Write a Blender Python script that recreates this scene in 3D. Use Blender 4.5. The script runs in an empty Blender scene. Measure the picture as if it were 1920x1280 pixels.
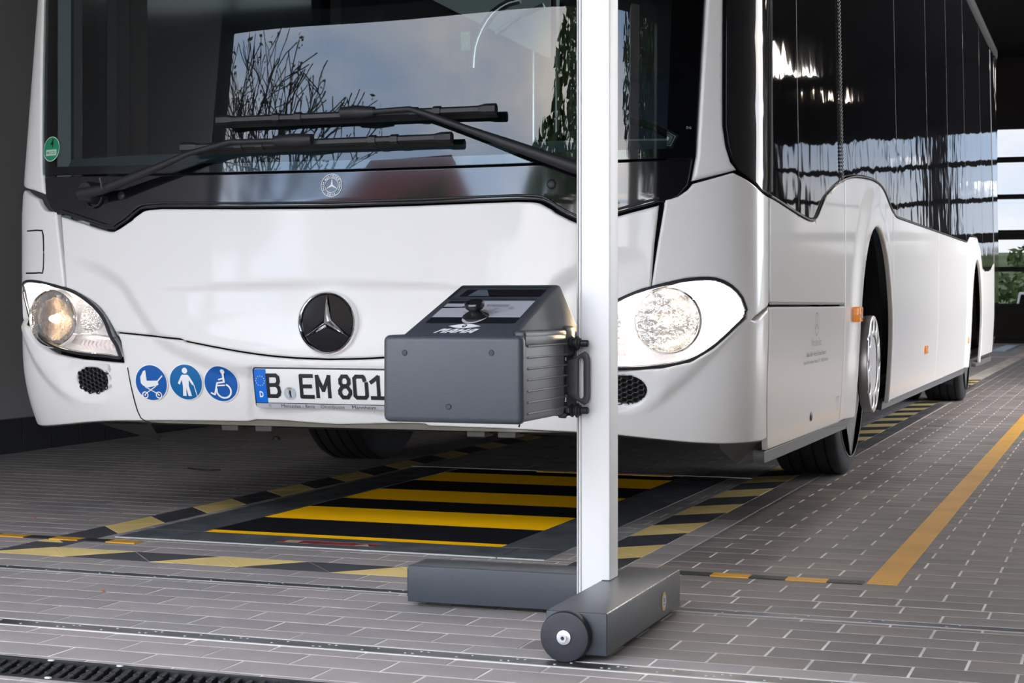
import bpy, bmesh, math, random
import numpy as np
from mathutils import Vector, Matrix
from mathutils.geometry import delaunay_2d_cdt
random.seed(7)
SC = bpy.context.scene
COL = SC.collection
R = math.radians
# ------------------------------------------------------------------ camera, sky, lights, exposure
FPX, TH = 3255., R(19.07)
CT, ST = math.cos(TH), math.sin(TH)
CX, CY, CH, V0 = 2.251, -4.798, .72, 570.
cd = bpy.data.cameras.new('camera'); cam = bpy.data.objects.new('camera', cd); COL.objects.link(cam)
cam.location = (CX, CY, CH); cam.rotation_euler = (R(90), 0, TH)
cd.sensor_width = 36; cd.lens = FPX/1920*36; cd.shift_y = -(640-V0)/1920
cd.clip_start = .05; cd.clip_end = 500
cd.dof.use_dof = True; cd.dof.focus_distance = 4.5; cd.dof.aperture_fstop = 20
SC.camera = cam
SC.view_settings.view_transform = 'Standard'
try: SC.view_settings.look = 'None'
except Exception: pass
SC.view_settings.gamma = 1; SC.view_settings.exposure = 0.0
SC.view_settings.use_curve_mapping = False

w = bpy.data.worlds.new('sky'); SC.world = w; w.use_nodes = True
nt = w.node_tree; nt.nodes.clear()
def N(tree, t, **k):
    n = tree.nodes.new(t)
    for a, b in k.items(): setattr(n, a, b)
    return n
tc = N(nt, 'ShaderNodeTexCoord'); mp = N(nt, 'ShaderNodeMapping'); mp.inputs['Scale'].default_value = (1.6, 1.6, 4.5)
mp.inputs['Location'].default_value = (.35, .1, .3)
nz = N(nt, 'ShaderNodeTexNoise'); nz.inputs['Scale'].default_value = 1.7; nz.inputs['Detail'].default_value = 7; nz.inputs['Roughness'].default_value = .55
rp = N(nt, 'ShaderNodeValToRGB'); rp.color_ramp.elements[0].position = .37; rp.color_ramp.elements[1].position = .66
sp = N(nt, 'ShaderNodeSeparateXYZ'); rs = N(nt, 'ShaderNodeValToRGB')
rs.color_ramp.elements[0].position = 0; rs.color_ramp.elements[0].color = (.50, .62, .80, 1)
rs.color_ramp.elements[1].position = .7; rs.color_ramp.elements[1].color = (.18, .31, .57, 1)
mx = N(nt, 'ShaderNodeMix', data_type='RGBA'); mx.inputs['B'].default_value = (1.0, .94, .87, 1)
bg = N(nt, 'ShaderNodeBackground'); bg.inputs['Strength'].default_value = 10.0
ow = N(nt, 'ShaderNodeOutputWorld'); L = nt.links.new
L(tc.outputs['Generated'], mp.inputs['Vector']); L(mp.outputs[0], nz.inputs['Vector']); L(nz.outputs[0], rp.inputs[0])
L(tc.outputs['Generated'], sp.inputs[0]); L(sp.outputs['Z'], rs.inputs[0]); L(rs.outputs[0], mx.inputs['A']); L(rp.outputs[0], mx.inputs['Factor'])
L(mx.outputs['Result'], bg.inputs[0]); L(bg.outputs[0], ow.inputs[0])

def lamp(name, kind, loc, energy, color=(1, 1, 1), rot=(0, 0, 0), size=1, size_y=None, spot=None, label=None):
    d = bpy.data.lights.new(name, kind); o = bpy.data.objects.new(name, d); COL.objects.link(o)
    o.location = loc; o.rotation_euler = rot; d.energy = energy; d.color = color
    if kind == 'AREA':
        d.size = size
        if size_y: d.shape = 'RECTANGLE'; d.size_y = size_y
    else: d.shadow_soft_size = size
    if spot: d.spot_size = R(spot); d.spot_blend = .6
    return o
sun = lamp('sun', 'SUN', (0, -20, 30), 1.6, (1, .95, .88), (R(62), 0, R(200)), .02)   # low behind the hall, lights the yard only

# ------------------------------------------------------------------ maths of the bus skin (world metres)
B, N1, N2 = .40, 3.5, 3.0
def aw(z):
    a = 1.275
    if z < .75: a -= .02*((.75-z)/.45)**2
    if z > 1.1: a -= .012*(z-1.1)/.6
    return a
def y0(z):
    y = 0.
    if z < .55: y += .07*((.55-z)/.25)**2
    if z > 1.02: y += (z-1.02)*.10
    return y
def yf(x, z):
    r = min(abs(x)/aw(z), 1.)
    return y0(z)+B*(1-(1-r**N1)**(1/N2))
tab = []
def _t():
    t = 0; px = py = 0
    for i in range(401):
        x = 1.275*math.sin(i/400*math.pi/2); r = min(x/1.275, 1); y = B*(1-(1-r**N1)**(1/N2))
        if i: t += math.hypot(x-px, y-py)
        tab.append((t, x/1.275, y)); px, py = x, y
_t(); TC = tab[-1][0]; TT = np.array(tab)
def P0(t, z):
    a = abs(t); sg = 1 if t >= 0 else -1
    if a <= TC:
        r = np.interp(a, TT[:, 0], TT[:, 1]); y = np.interp(a, TT[:, 0], TT[:, 2])
    else: r = 1.; y = B+a-TC
    return Vector((sg*r*aw(z), y0(z)*max(0, 1-max(0, a-TC)/.8)+y, z))
def nrm(t, z):
    e = .006
    a = P0(t+e, z)-P0(t-e, z); b = P0(t, z+e)-P0(t, z-e)
    n = a.cross(b); n.normalize()
    return n
def P(t, z, off=0.):
    return P0(t, z)+nrm(t, z)*off
def inv(X, Y, Z):
    r = abs(X)/aw(Z); sg = 1 if X >= 0 else -1; y = Y-y0(Z)
    if y > B: return sg*(TC+y-B)
    i = np.argmin((TT[:, 1]-r)**2*1.6+(TT[:, 2]-y)**2)
    return sg*TT[i, 0]
def tz(u, v):            # measured image point -> (arc length, height) on the skin
    k = (u-960)/FPX; wv = -(v-V0)/FPX; dx, dy = CT*k-ST, ST*k+CT
    f = lambda d: (CX+dx*d, CY+dy*d, CH+wv*d)
    def ins(p): return abs(p[0]) < aw(p[2]) and p[1] > yf(p[0], p[2])
    d = 4.2
    while d < 22:
        if ins(f(d)): break
        d += .03
    lo, hi = d-.03, d
    for _ in range(16):
        m = (lo+hi)/2
        if ins(f(m)): hi = m
        else: lo = m
    p = f(hi)
    return (inv(*p), p[2])
def TZ(*pts): return [tz(*p) for p in pts]
def fl(u, v, Z=0.):
    d = FPX*(CH-Z)/(v-V0); l = (u-960)/FPX*d
    return (CX+CT*l-ST*d, CY+ST*l+CT*d)
def atY(u, v, Y):
    k = (u-960)/FPX; d = (Y-CY)/(ST*k+CT); l = k*d
    return (CX+CT*l-ST*d, CH-(v-V0)*d/FPX)
def mir(p): return [(-a, b) for a, b in reversed(p)]

# ------------------------------------------------------------------ materials
MATS = {}
def mat(name, col, rough=.5, metal=0., coat=0., spec=.5, emis=None, es=0., bump=None, var=None, trans=0., alpha=1., ior=1.45):
    if name in MATS: return MATS[name]
    m = bpy.data.materials.new(name); m.use_nodes = True; MATS[name] = m
    t = m.node_tree; b = t.nodes['Principled BSDF']
    c4 = (*col, 1)
    b.inputs['Base Color'].default_value = c4; b.inputs['Roughness'].default_value = rough
    b.inputs['Metallic'].default_value = metal; b.inputs['Coat Weight'].default_value = coat
    b.inputs['Coat Roughness'].default_value = .05
    b.inputs['Specular IOR Level'].default_value = spec; b.inputs['IOR'].default_value = ior
    b.inputs['Transmission Weight'].default_value = trans; b.inputs['Alpha'].default_value = alpha
    if emis: b.inputs['Emission Color'].default_value = (*emis, 1); b.inputs['Emission Strength'].default_value = es
    tcx = t.nodes.new('ShaderNodeTexCoord')
    if var:      # (scale, amount, detail)
        n = t.nodes.new('ShaderNodeTexNoise'); n.inputs['Scale'].default_value = var[0]; n.inputs['Detail'].default_value = var[2] if len(var) > 2 else 4
        r = t.nodes.new('ShaderNodeMapRange'); r.inputs['To Min'].default_value = 1-var[1]; r.inputs['To Max'].default_value = 1+var[1]
        r.inputs['From Min'].default_value = .3; r.inputs['From Max'].default_value = .7
        x = t.nodes.new('ShaderNodeVectorMath'); x.operation = 'SCALE'; x.inputs[0].default_value = col
        t.links.new(tcx.outputs['Object'], n.inputs['Vector']); t.links.new(n.outputs[0], r.inputs[0])
        t.links.new(r.outputs[0], x.inputs['Scale']); t.links.new(x.outputs[0], b.inputs['Base Color'])
    if bump:     # (scale, strength, distance)
        n = t.nodes.new('ShaderNodeTexNoise'); n.inputs['Scale'].default_value = bump[0]; n.inputs['Detail'].default_value = 3
        u = t.nodes.new('ShaderNodeBump'); u.inputs['Strength'].default_value = bump[1]; u.inputs['Distance'].default_value = bump[2] if len(bump) > 2 else .01
        t.links.new(tcx.outputs['Object'], n.inputs['Vector']); t.links.new(n.outputs[0], u.inputs['Height']); t.links.new(u.outputs[0], b.inputs['Normal'])
    return m
WHITE = mat('bus_white_paint', (.81, .79, .765), .32, 0, .4)
GAP = mat('black_gap', (.006, .006, .007), .6)
BGLOSS = mat('black_gloss', (.006, .006, .008), .07, 0, .8)
BPLA = mat('black_plastic', (.02, .02, .022), .42, bump=(600, .15, .001))
DPLA = mat('dark_grey_plastic', (.020, .020, .023), .5)
CHROME = mat('chrome', (.85, .85, .87), .07, 1.)
STEEL = mat('steel', (.55, .55, .57), .3, 1.)
RIM = mat('painted_rim', (.48, .47, .47), .34, .75)
RUBBER = mat('rubber', (.018, .018, .019), .75, bump=(140, .3, .002), var=(6, .35))
SIDEG = mat('side_glass', (.008, .008, .010), .03, 0, 0, .35, bump=(1.6, .10, .05), ior=1.45)
ORANGE = mat('amber_lens', (.9, .28, .02), .12, 0, .5, emis=(1, .3, .02), es=.25)
def facepaint(name, col, rough, sc, st, metal=0., var=None): return mat(name, col, rough, metal, 0, .5, bump=(sc, st, .0015), var=var)
TGREY = facepaint('tester_slate_paint', (.050, .056, .067), .36, 420, .35)
TDARK = facepaint('tester_foot_paint', (.044, .051, .062), .33, 500, .25)
TRIB = facepaint('tester_grey_casing', (.17, .17, .19), .42, 420, .25)
ALU = mat('anodised_aluminium', (.72, .715, .71), .42, .25, bump=(300, .04, .001))
YEL = mat('yellow_slat_paint', (.92, .48, .004), .36)
SLATB = mat('black_slat', (.012, .012, .014), .34, 0, .2)
PLATE = mat('scuffed_frame_steel', (.14, .15, .16), .45, .1, var=(9, .45, 8), bump=(60, .25, .002))
GALV = mat('galvanised_edge', (.50, .52, .50), .5, .3)
TIL = mat('paver', (.37, .333, .315), .52, 0, 0, .4, var=(3.2, .16, 9), bump=(260, .35, .0016))
TIL2 = mat('paver_cool', (.335, .305, .295), .52, 0, 0, .4, var=(3.0, .18, 9), bump=(260, .35, .0016))
TIL3 = mat('paver_warm', (.39, .345, .325), .52, 0, 0, .4, var=(3.5, .16, 9), bump=(260, .35, .0016))
GROUT = mat('grout', (.72, .67, .62), .8, var=(7, .35, 6))
HZY = mat('hazard_tile_yellow', (.95, .70, .26), .5, var=(5, .1), bump=(260, .3, .0015))
HZB = mat('hazard_tile_black', (.065, .066, .078), .5, var=(5, .15), bump=(260, .3, .0015))
TAPEY = mat('tape_yellow', (.72, .36, .03), .42, var=(4, .12, 8), bump=(30, .2, .002))
TAPEB = mat('tape_black', (.02, .02, .022), .5, bump=(200, .3, .001))
WALLM = mat('wall_plaster', (.35, .335, .33), .8, bump=(40, .15, .004), var=(1.5, .06))
WALLW = mat('wall_white', (.62, .62, .63), .7, bump=(40, .1, .004))
DARKC = mat('ceiling_dark', (.03, .03, .033), .8)
BTILE = mat('black_base_tile', (.02, .021, .028), .25, 0, .2)
GL = None
def glassmat(name, tint, reflect, body=.0, bodycol=(.05, .06, .07), rough=.0):
    m = bpy.data.materials.new(name); m.use_nodes = True; t = m.node_tree; t.nodes.clear()
    o = t.nodes.new('ShaderNodeOutputMaterial'); g = t.nodes.new('ShaderNodeBsdfGlossy'); g.inputs['Roughness'].default_value = rough
    tr = t.nodes.new('ShaderNodeBsdfTransparent'); tr.inputs[0].default_value = (*tint, 1)
    fr = t.nodes.new('ShaderNodeFresnel'); fr.inputs[0].default_value = 1.5
    mr = t.nodes.new('ShaderNodeMath'); mr.operation = 'MULTIPLY'; mr.inputs[1].default_value = reflect; mr.use_clamp = True
    mxs = t.nodes.new('ShaderNodeMixShader'); l = t.links.new
    l(fr.outputs[0], mr.inputs[0]); l(mr.outputs[0], mxs.inputs[0]); l(tr.outputs[0], mxs.inputs[1]); l(g.outputs[0], mxs.inputs[2]); l(mxs.outputs[0], o.inputs[0])
    MATS[name] = m
    return m
WSCREEN = glassmat('windscreen_glass', (.62, .70, .70), 1.35)
LENS = glassmat('headlight_lens', (.97, .97, .97), 1.0)
PANE = glassmat('door_pane_glass', (.36, .36, .36), 1.0)

# ------------------------------------------------------------------ mesh helpers
class MB:
    def __init__(s): s.v = []; s.f = []; s.mi = []
    def add(s, vs, fs, mi=0):
        o = len(s.v); s.v += [tuple(p) for p in vs]; s.f += [tuple(i+o for i in f) for f in fs]; s.mi += [mi]*len(fs); return s
    def box(s, a, b, M=None, bev=0., mi=0):
        x0, y0_, z0 = a; x1, y1, z1 = b
        if bev <= 0:
            vs = [Vector((x, y, z)) for z in (z0, z1) for y in (y0_, y1) for x in (x0, x1)]
            fs = [(0, 2, 3, 1), (4, 5, 7, 6), (0, 1, 5, 4), (2, 6, 7, 3), (0, 4, 6, 2), (1, 3, 7, 5)]
        else:
            bm = bmesh.new(); bmesh.ops.create_cube(bm, size=1)
            for v in bm.verts: v.co = Vector(((x0+x1)/2+v.co.x*(x1-x0), (y0_+y1)/2+v.co.y*(y1-y0_), (z0+z1)/2+v.co.z*(z1-z0)))
            bmesh.ops.bevel(bm, geom=bm.edges[:], offset=bev, segments=3, affect='EDGES', profile=.5)
            bm.verts.index_update(); vs = [v.co.copy() for v in bm.verts]; fs = [[v.index for v in f.verts] for f in bm.faces]; bm.free()
        if M is not None: vs = [M @ v for v in vs]
        return s.add(vs, fs, mi)
    def prism(s, poly, d, M=None, mi=0, bev=0.):      # poly in xy, extruded z 0..d
        n = len(poly); vs = [Vector((x, y, 0)) for x, y in poly]+[Vector((x, y, d)) for x, y in poly]
        fs = [tuple(range(n-1, -1, -1)), tuple(range(n, 2*n))]+[(i, (i+1) % n, n+(i+1) % n, n+i) for i in range(n)]
        if M is not None: vs = [M @ v for v in vs]
        return s.add(vs, fs, mi)
    def lathe(s, prof, M=None, n=32, mi=0, closed=False):     # prof (r, z) about z
        vs = []; fs = []; k = len(prof)
        for i in range(n):
            a = 2*math.pi*i/n
            for r, z in prof: vs.append(Vector((r*math.cos(a), r*math.sin(a), z)))
        for i in range(n):
            for j in range(k if closed else k-1):
                a = i*k+j; b = i*k+(j+1) % k; c = ((i+1) % n)*k+(j+1) % k; d = ((i+1) % n)*k+j
                fs.append((a, d, c, b))
        if not closed:
            if prof[0][0] > 1e-6: fs.append(tuple(i*k for i in range(n)))
            if prof[-1][0] > 1e-6: fs.append(tuple(i*k+k-1 for i in range(n-1, -1, -1)))
        if M is not None: vs = [M @ v for v in vs]
        return s.add(vs, fs, mi)
    def tube(s, pts, rad, n=8, mi=0, flat=None, up=Vector((0, 0, 1))):
        pts = [Vector(p) for p in pts]; m = len(pts)
        if not hasattr(rad, '__len__'): rad = [rad]*m
        vs = []; fs = []
        for i, p in enumerate(pts):
            d = (pts[min(i+1, m-1)]-pts[max(i-1, 0)]).normalized(); a = d.cross(up)
            if a.length < 1e-4: a = d.cross(Vector((1, 0, 0)))
            a.normalize(); b = a.cross(d)
            for k in range(n):
                an = 2*math.pi*(k+.5)/n; fx = 1 if flat is None else flat
                vs.append(p+a*math.cos(an)*rad[i]*fx+b*math.sin(an)*rad[i])
        for i in range(m-1):
            for k in range(n): fs.append((i*n+k, i*n+(k+1) % n, (i+1)*n+(k+1) % n, (i+1)*n+k))
        fs.append(tuple(range(n-1, -1, -1))); fs.append(tuple((m-1)*n+k for k in range(n)))
        return s.add(vs, fs, mi)
    def build(s, name, m, parent=None, smooth=None, **kw):
        me = bpy.data.meshes.new(name); me.from_pydata(s.v, [], s.f)
        for x in (m if isinstance(m, (list, tuple)) else [m]): me.materials.append(x)
        if any(s.mi): me.polygons.foreach_set('material_index', s.mi)
        bm = bmesh.new(); bm.from_mesh(me); bmesh.ops.recalc_face_normals(bm, faces=bm.faces[:]); bm.to_mesh(me); bm.free()
        if smooth is not None:
            me.polygons.foreach_set('use_smooth', [True]*len(me.polygons))
            if smooth < 180: me.set_sharp_from_angle(angle=R(smooth))
        me.update()
        return link(name, me, parent, **kw)
def link(name, me, parent=None, **kw):
    o = bpy.data.objects.new(name, me); COL.objects.link(o)
    if parent is not None: setpar(o, parent)
    tag(o, **kw); return o
def setpar(o, parent):
    o.parent = parent
    M = Matrix.Identity(4); q = parent
    while q is not None:
        M = q.matrix_basis.copy() if q.parent is None else (q.matrix_parent_inverse @ q.matrix_basis)
        q = q.parent
        o.matrix_parent_inverse = (o.matrix_parent_inverse if q is not None and False else Matrix.Identity(4))
        break
    # world matrix of the parent
    W_ = wm(parent); o.matrix_parent_inverse = W_.inverted()
def wm(o):
    if o.parent is None: return o.matrix_basis.copy()
    return wm(o.parent) @ o.matrix_parent_inverse @ o.matrix_basis
def tag(o, label=None, cat=None, group=None, kind=None):
    if label: o['label'] = label
    if cat: o['category'] = cat
    if group: o['group'] = group
    if kind: o['kind'] = kind
def thing(name, loc, label, cat, group=None):
    o = bpy.data.objects.new(name, None); COL.objects.link(o); o.location = loc; o.empty_display_size = .1
    tag(o, label, cat, group); return o
def frame(n, origin, up=Vector((0, 0, 1))):      # matrix: local z = n, local y ~ up
    n = Vector(n).normalized(); x = Vector(up).cross(n).normalized(); y = n.cross(x)
    return Matrix(((x.x, y.x, n.x, origin[0]), (x.y, y.y, n.y, origin[1]), (x.z, y.z, n.z, origin[2]), (0, 0, 0, 1)))
def curve(pts, step=.02, closed=False):          # Catmull-Rom through 2-D/3-D points
    p = [np.array(q, float) for q in pts]; out = []; n = len(p)
    for i in range(n if closed else n-1):
        a = p[(i-1) % n] if closed or i > 0 else 2*p[0]-p[1]; b = p[i]; c = p[(i+1) % n]; d = p[(i+2) % n] if closed or i+2 < n else 2*p[-1]-p[-2]
        k = max(1, int(np.linalg.norm(c-b)/step))
        for j in range(k):
            t = j/k; out.append(.5*((2*b)+(-a+c)*t+(2*a-5*b+4*c-d)*t*t+(-a+3*b-3*c+d)*t**3))
    if not closed: out.append(p[-1])
    return [tuple(q) for q in out]

def seg_dist(pts, loop, closed=True):
    A = np.array(loop); Bq = np.roll(A, -1, axis=0)
    if not closed: A = A[:-1]; Bq = Bq[:-1]
    out = np.empty(len(pts)); D = Bq-A; LL = (D**2).sum(1)+1e-12
    for s in range(0, len(pts), 2000):
        p = pts[s:s+2000, None, :]; t = np.clip(((p-A)*D).sum(2)/LL, 0, 1)
        out[s:s+2000] = np.sqrt((((A+t[..., None]*D)-p)**2).sum(2)).min(1)
    return out
def inpoly(pts, loop):
    x, y = pts[:, 0], pts[:, 1]; r = np.zeros(len(pts), bool); n = len(loop)
    for i in range(n):
        x1, y1 = loop[i]; x2, y2 = loop[(i+1) % n]
        if y1 == y2: continue
        c = ((y1 > y) != (y2 > y)) & (x < (x2-x1)*(y-y1)/(y2-y1)+x1); r ^= c
    return r
def resample(poly, ds):
    out = []; n = len(poly)
    for i in range(n):
        a = np.array(poly[i], float); b = np.array(poly[(i+1) % n], float); k = max(1, int(round(np.linalg.norm(b-a)/ds)))
        for j in range(k): out.append(tuple(a+(b-a)*j/k))
    return out
def dedupe(loop, e=1e-4):
    o = []
    for p in loop:
        if not o or math.hypot(p[0]-o[-1][0], p[1]-o[-1][1]) > e: o.append(p)
    while len(o) > 2 and math.hypot(o[0][0]-o[-1][0], o[0][1]-o[-1][1]) <= e: o.pop()
    return o
def inset(loop, d):
    A = np.array(loop); n = len(A); area = sum(A[i][0]*A[(i+1) % n][1]-A[(i+1) % n][0]*A[i][1] for i in range(n))
    s = 1 if area > 0 else -1; out = []
    for i in range(n):
        e1 = A[i]-A[i-1]; e2 = A[(i+1) % n]-A[i]
        n1 = s*np.array((-e1[1], e1[0]))/(np.linalg.norm(e1)+1e-9); n2 = s*np.array((-e2[1], e2[0]))/(np.linalg.norm(e2)+1e-9)
        m = n1+n2; l = np.linalg.norm(m)
        if l < .3: continue
        m /= l; out.append(A[i]+m*d/max(.5, m.dot(n1)))
    return out
def panel(name, poly, m, parent, off=0., thick=.012, r=.006, step=.03, ds=.015, holes=(), relief=None, fn=None, smooth=True, **kw):
    """a curved sheet on the skin: poly and holes are closed loops in (t, z)"""
    fn = fn or P; loops = [dedupe(resample(poly, ds))]+[dedupe(resample(h, ds)) for h in holes]
    pts = []; edges = []
    for lp in loops:
        o = len(pts); pts += lp; edges += [(o+i, o+(i+1) % len(lp)) for i in range(len(lp))]
    nb = len(pts); allsegs = loops
    def dist(q): return np.min([seg_dist(q, lp) for lp in loops], axis=0)
    def ok(q):
        c = inpoly(q, loops[0])
        for h in loops[1:]: c &= ~inpoly(q, h)
        return c
    extra = []
    if r > 0:
        for k in (.12, .4, 1.):
            for li, lp in enumerate(loops):
                q = np.array(inset(lp, r*k if li == 0 else -r*k))
                if len(q): q = q[ok(q)]
                if len(q): q = q[dist(q) > r*k*.93]; extra.append(q)
    x0, y0_ = np.min(np.array(loops[0]), 0); x1, y1 = np.max(np.array(loops[0]), 0)
    if step:
        gx, gy = np.meshgrid(np.arange(x0+step*.37, x1, step), np.arange(y0_+step*.41, y1, step*.87))
        gx = gx+(np.arange(gx.shape[0])[:, None] % 2)*step*.5
        q = np.stack([gx.ravel(), gy.ravel()], 1)
        if len(q): q = q[ok(q)]
        if len(q): q = q[dist(q) > max(r*1.25, ds*.45)]
        if len(q): extra.append(q)
    ex = np.concatenate(extra) if extra else np.zeros((0, 2))
    allp = [Vector(p) for p in pts]+[Vector((float(a), float(b))) for a, b in ex]
    vs, es, fs, ov, oe, of = delaunay_2d_cdt(allp, edges, [], 0, 1e-6)
    V = np.array([(v.x, v.y) for v in vs]); Fc = np.array([f for f in fs if len(f) == 3])
    cen = V[Fc].mean(1); Fc = Fc[ok(cen)]
    d = dist(V)
    co = []
    for (t, z), dd in zip(V, d):
        drop = 0.
        if r > 0 and dd < r: drop = r-math.sqrt(max(0, r*r-(r-dd)**2))
        h = off-drop+(relief(t, z) if relief else 0.)
        co.append(fn(t, z, h))
    faces = [tuple(int(i) for i in f) for f in Fc]
    # rim going back
    norim = thick == 0
    cnt = {}
    for f in faces:
        for i in range(3):
            e = (f[i], f[(i+1) % 3]); cnt[frozenset(e)] = cnt.get(frozenset(e), 0)+1
    back = {}
    def bk(i):
        if i not in back:
            t, z = V[i]; back[i] = len(co); co.append(fn(t, z, off-thick-(r if r > 0 else 0)+(relief(t, z) if relief else 0.)))
        return back[i]
    rim = []
    for f in faces:
        for i in range(3):
            a, b = f[i], f[(i+1) % 3]
            if not norim and cnt[frozenset((a, b))] == 1: rim.append((b, a, bk(a), bk(b)))
    me = bpy.data.meshes.new(name); me.from_pydata(co, [], faces+rim); me.materials.append(m)
    # orient outwards
    if len(faces):
        vote = 0
        for f in faces[::max(1, len(faces)//40)]:
            nn = (co[f[1]]-co[f[0]]).cross(co[f[2]]-co[f[0]]); c = V[list(f)].mean(0)
            vote += nn.dot(fn(c[0], c[1], .1)-fn(c[0], c[1], 0))
        if vote < 0: me.flip_normals()
    if smooth:
        me.polygons.foreach_set('use_smooth', [True]*len(me.polygons)); me.set_sharp_from_angle(angle=R(50))
    me.update()
    if smooth and fn is P and step:
        ns = [(0., 0., 0.)]*len(co)
        for i, ((t, z), dd) in enumerate(zip(V, d)):
            if dd >= r*.98:
                if relief:
                    e = .004; n = (P0(t+e, z)+nrm(t+e, z)*relief(t+e, z)-P0(t-e, z)-nrm(t-e, z)*relief(t-e, z)).cross(P0(t, z+e)+nrm(t, z+e)*relief(t, z+e)-P0(t, z-e)-nrm(t, z-e)*relief(t, z-e)).normalized()
                else: n = nrm(t, z)
                ns[i] = tuple(n)
        if r > 0 and len(V) > 50: me.normals_split_custom_set_from_vertices(ns)
    return link(name, me, parent, **kw)
def PO(u, v, off):       # point that sits off the skin and is seen at the measured place
    t, z = tz(u, v)
    for _ in range(3):
        p = P(t, z, off); q = proj(p); d = -ST*(p.x-CX)+CT*(p.y-CY)
        t += (u-q[0])*d/FPX*1.03; z -= (v-q[1])*d/FPX
    return P(t, z, off)

def textmesh(body, bold=0., font_shear=0.):
    c = bpy.data.curves.new('t', 'FONT'); c.body = body; c.offset = bold; c.shear = font_shear; c.resolution_u = 3
    o = bpy.data.objects.new('t', c); COL.objects.link(o); bpy.context.view_layer.update()
    me = bpy.data.meshes.new_from_object(o.evaluated_get(bpy.context.evaluated_depsgraph_get()))
    v = [tuple(q.co[:2]) for q in me.vertices]; f = [tuple(p.vertices) for p in me.polygons]
    bpy.data.objects.remove(o); bpy.data.curves.remove(c); bpy.data.meshes.remove(me)
    x0, x1 = min(a for a, b in v), max(a for a, b in v); y0_, y1 = min(b for a, b in v), max(b for a, b in v)
    return [((a-x0)/(x1-x0), (b-y0_)/(y1-y0_)) for a, b in v], f
def decal_text(name, body, rect, m, parent, fn, off=.002, bold=0., **kw):     # rect x0,y0,x1,y1 in fn's coordinates
    v, f = textmesh(body, bold); x0, y0_, x1, y1 = rect; mb = MB()
    mb.add([fn(x0+(x1-x0)*a, y0_+(y1-y0_)*b, off) for a, b in v], f)
    return mb.build(name, m, parent, **kw)
def flatpoly(name, polys, m, parent, fn, off=.002, **kw):
    mb = MB()
    if len(polys) == 1 and len(polys[0]) >= 4 and kw.pop('curved', False):
        return panel(name, polys[0], m, parent, off=off, thick=0, r=0, step=kw.pop('step', .015), ds=kw.pop('ds', .02), fn=fn, smooth=False, **kw)
    for p in polys: mb.add([fn(a, b, off) for a, b in p], [tuple(range(len(p)))])
    return mb.build(name, m, parent, **kw)
def ringpoly(cx, cy, r0, r1, n=32, rx=1.):
    o = []
    for i in range(n):
        a, b = 2*math.pi*i/n, 2*math.pi*(i+1)/n
        o.append([(cx+r0*rx*math.cos(a), cy+r0*math.sin(a)), (cx+r1*rx*math.cos(a), cy+r1*math.sin(a)), (cx+r1*rx*math.cos(b), cy+r1*math.sin(b)), (cx+r0*rx*math.cos(b), cy+r0*math.sin(b))])
    return o
def disc(cx, cy, r, n=40, rx=1.): return [(cx+r*rx*math.cos(2*math.pi*i/n), cy+r*math.sin(2*math.pi*i/n)) for i in range(n)]
def stroke(pts, wd):
    o = []
    for a, b in zip(pts, pts[1:]):
        a = np.array(a, float); b = np.array(b, float); d = (b-a)/np.linalg.norm(b-a); n = np.array((-d[1], d[0]))*wd/2; e = d*wd*.3
        o.append([tuple(a-n-e), tuple(b-n+e), tuple(b+n+e), tuple(a+n-e)])
    return o

# ================================================================== THE HALL
XL, XR, YF, YB, ZC, ZH = -2.78, 6.3, -3.7, 28.0, 5.2, 3.15
def W(X, Y, Z=0.): return Vector((X+.007*Y, Y-.024*X, Z))
# floor slab with grout surface; pit opening left out
fb = MB(); PX0, PX1, PY0, PY1 = -.66, .745, -.145, 2.33
xs = [-12, PX0, PX1, 14]; ys = [-5.55, -1.925, -1.775, PY0, PY1, 28.3]
for i in range(3):
    for j in range(5):
        if (i == 1 and j == 3) or j == 1: continue
        fb.add([W(xs[i], ys[j], -.0008), W(xs[i+1], ys[j], -.0008), W(xs[i+1], ys[j+1], -.0008), W(xs[i], ys[j+1], -.0008)], [(0, 1, 2, 3)])
floor = fb.build('floor', GROUT, kind='structure')
MB().box((-60, -90, -.6), (80, -5.56, -.012)).build('yard_ground', mat('asphalt', (.09, .088, .085), .8), kind='structure')
MB().box((-60, -5.56, -.6), (80, 120, -.3)).build('yard_ground', mat('asphalt', (.09, .088, .085), .8), kind='structure')
# regions of running-bond pavers in floor coordinates: (x0,x1,y0,y1, joint phase x, row origin y)
RP, TW, TL = .1035, .0056, .2
regs = [(-9, 12, -12, -1.93, .287, -1.13, 0), (-9, 12, -1.77, -1.485, .305, -1.5435, 1), (-9, 12, -1.42, -.79, .287, -1.13, 0), (-9, 12, -.74, -.545, .287, -.742, 0),
        (-.70, .83, -.39, -.145, .19, -.392, 0), (-9, -.84, -.545, 28, .12, -.54, 0), (1.075, 12, -.545, 28, 1.167, -.022, 1),
        (PX1, .83, -.145, 2.33, .9, 0, 0), (-.70, PX0, -.145, 2.33, .9, 0, 0), (-.70, .83, 2.33, 28, .1, 2.33, 0)]
tiles = []
def proj(p):
    dx, dy = p[0]-CX, p[1]-CY; d = -ST*dx+CT*dy; l = CT*dx+ST*dy
    if d < .2: return None
    return 960+FPX*l/d, V0-FPX*(p[2]-CH)/d
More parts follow.
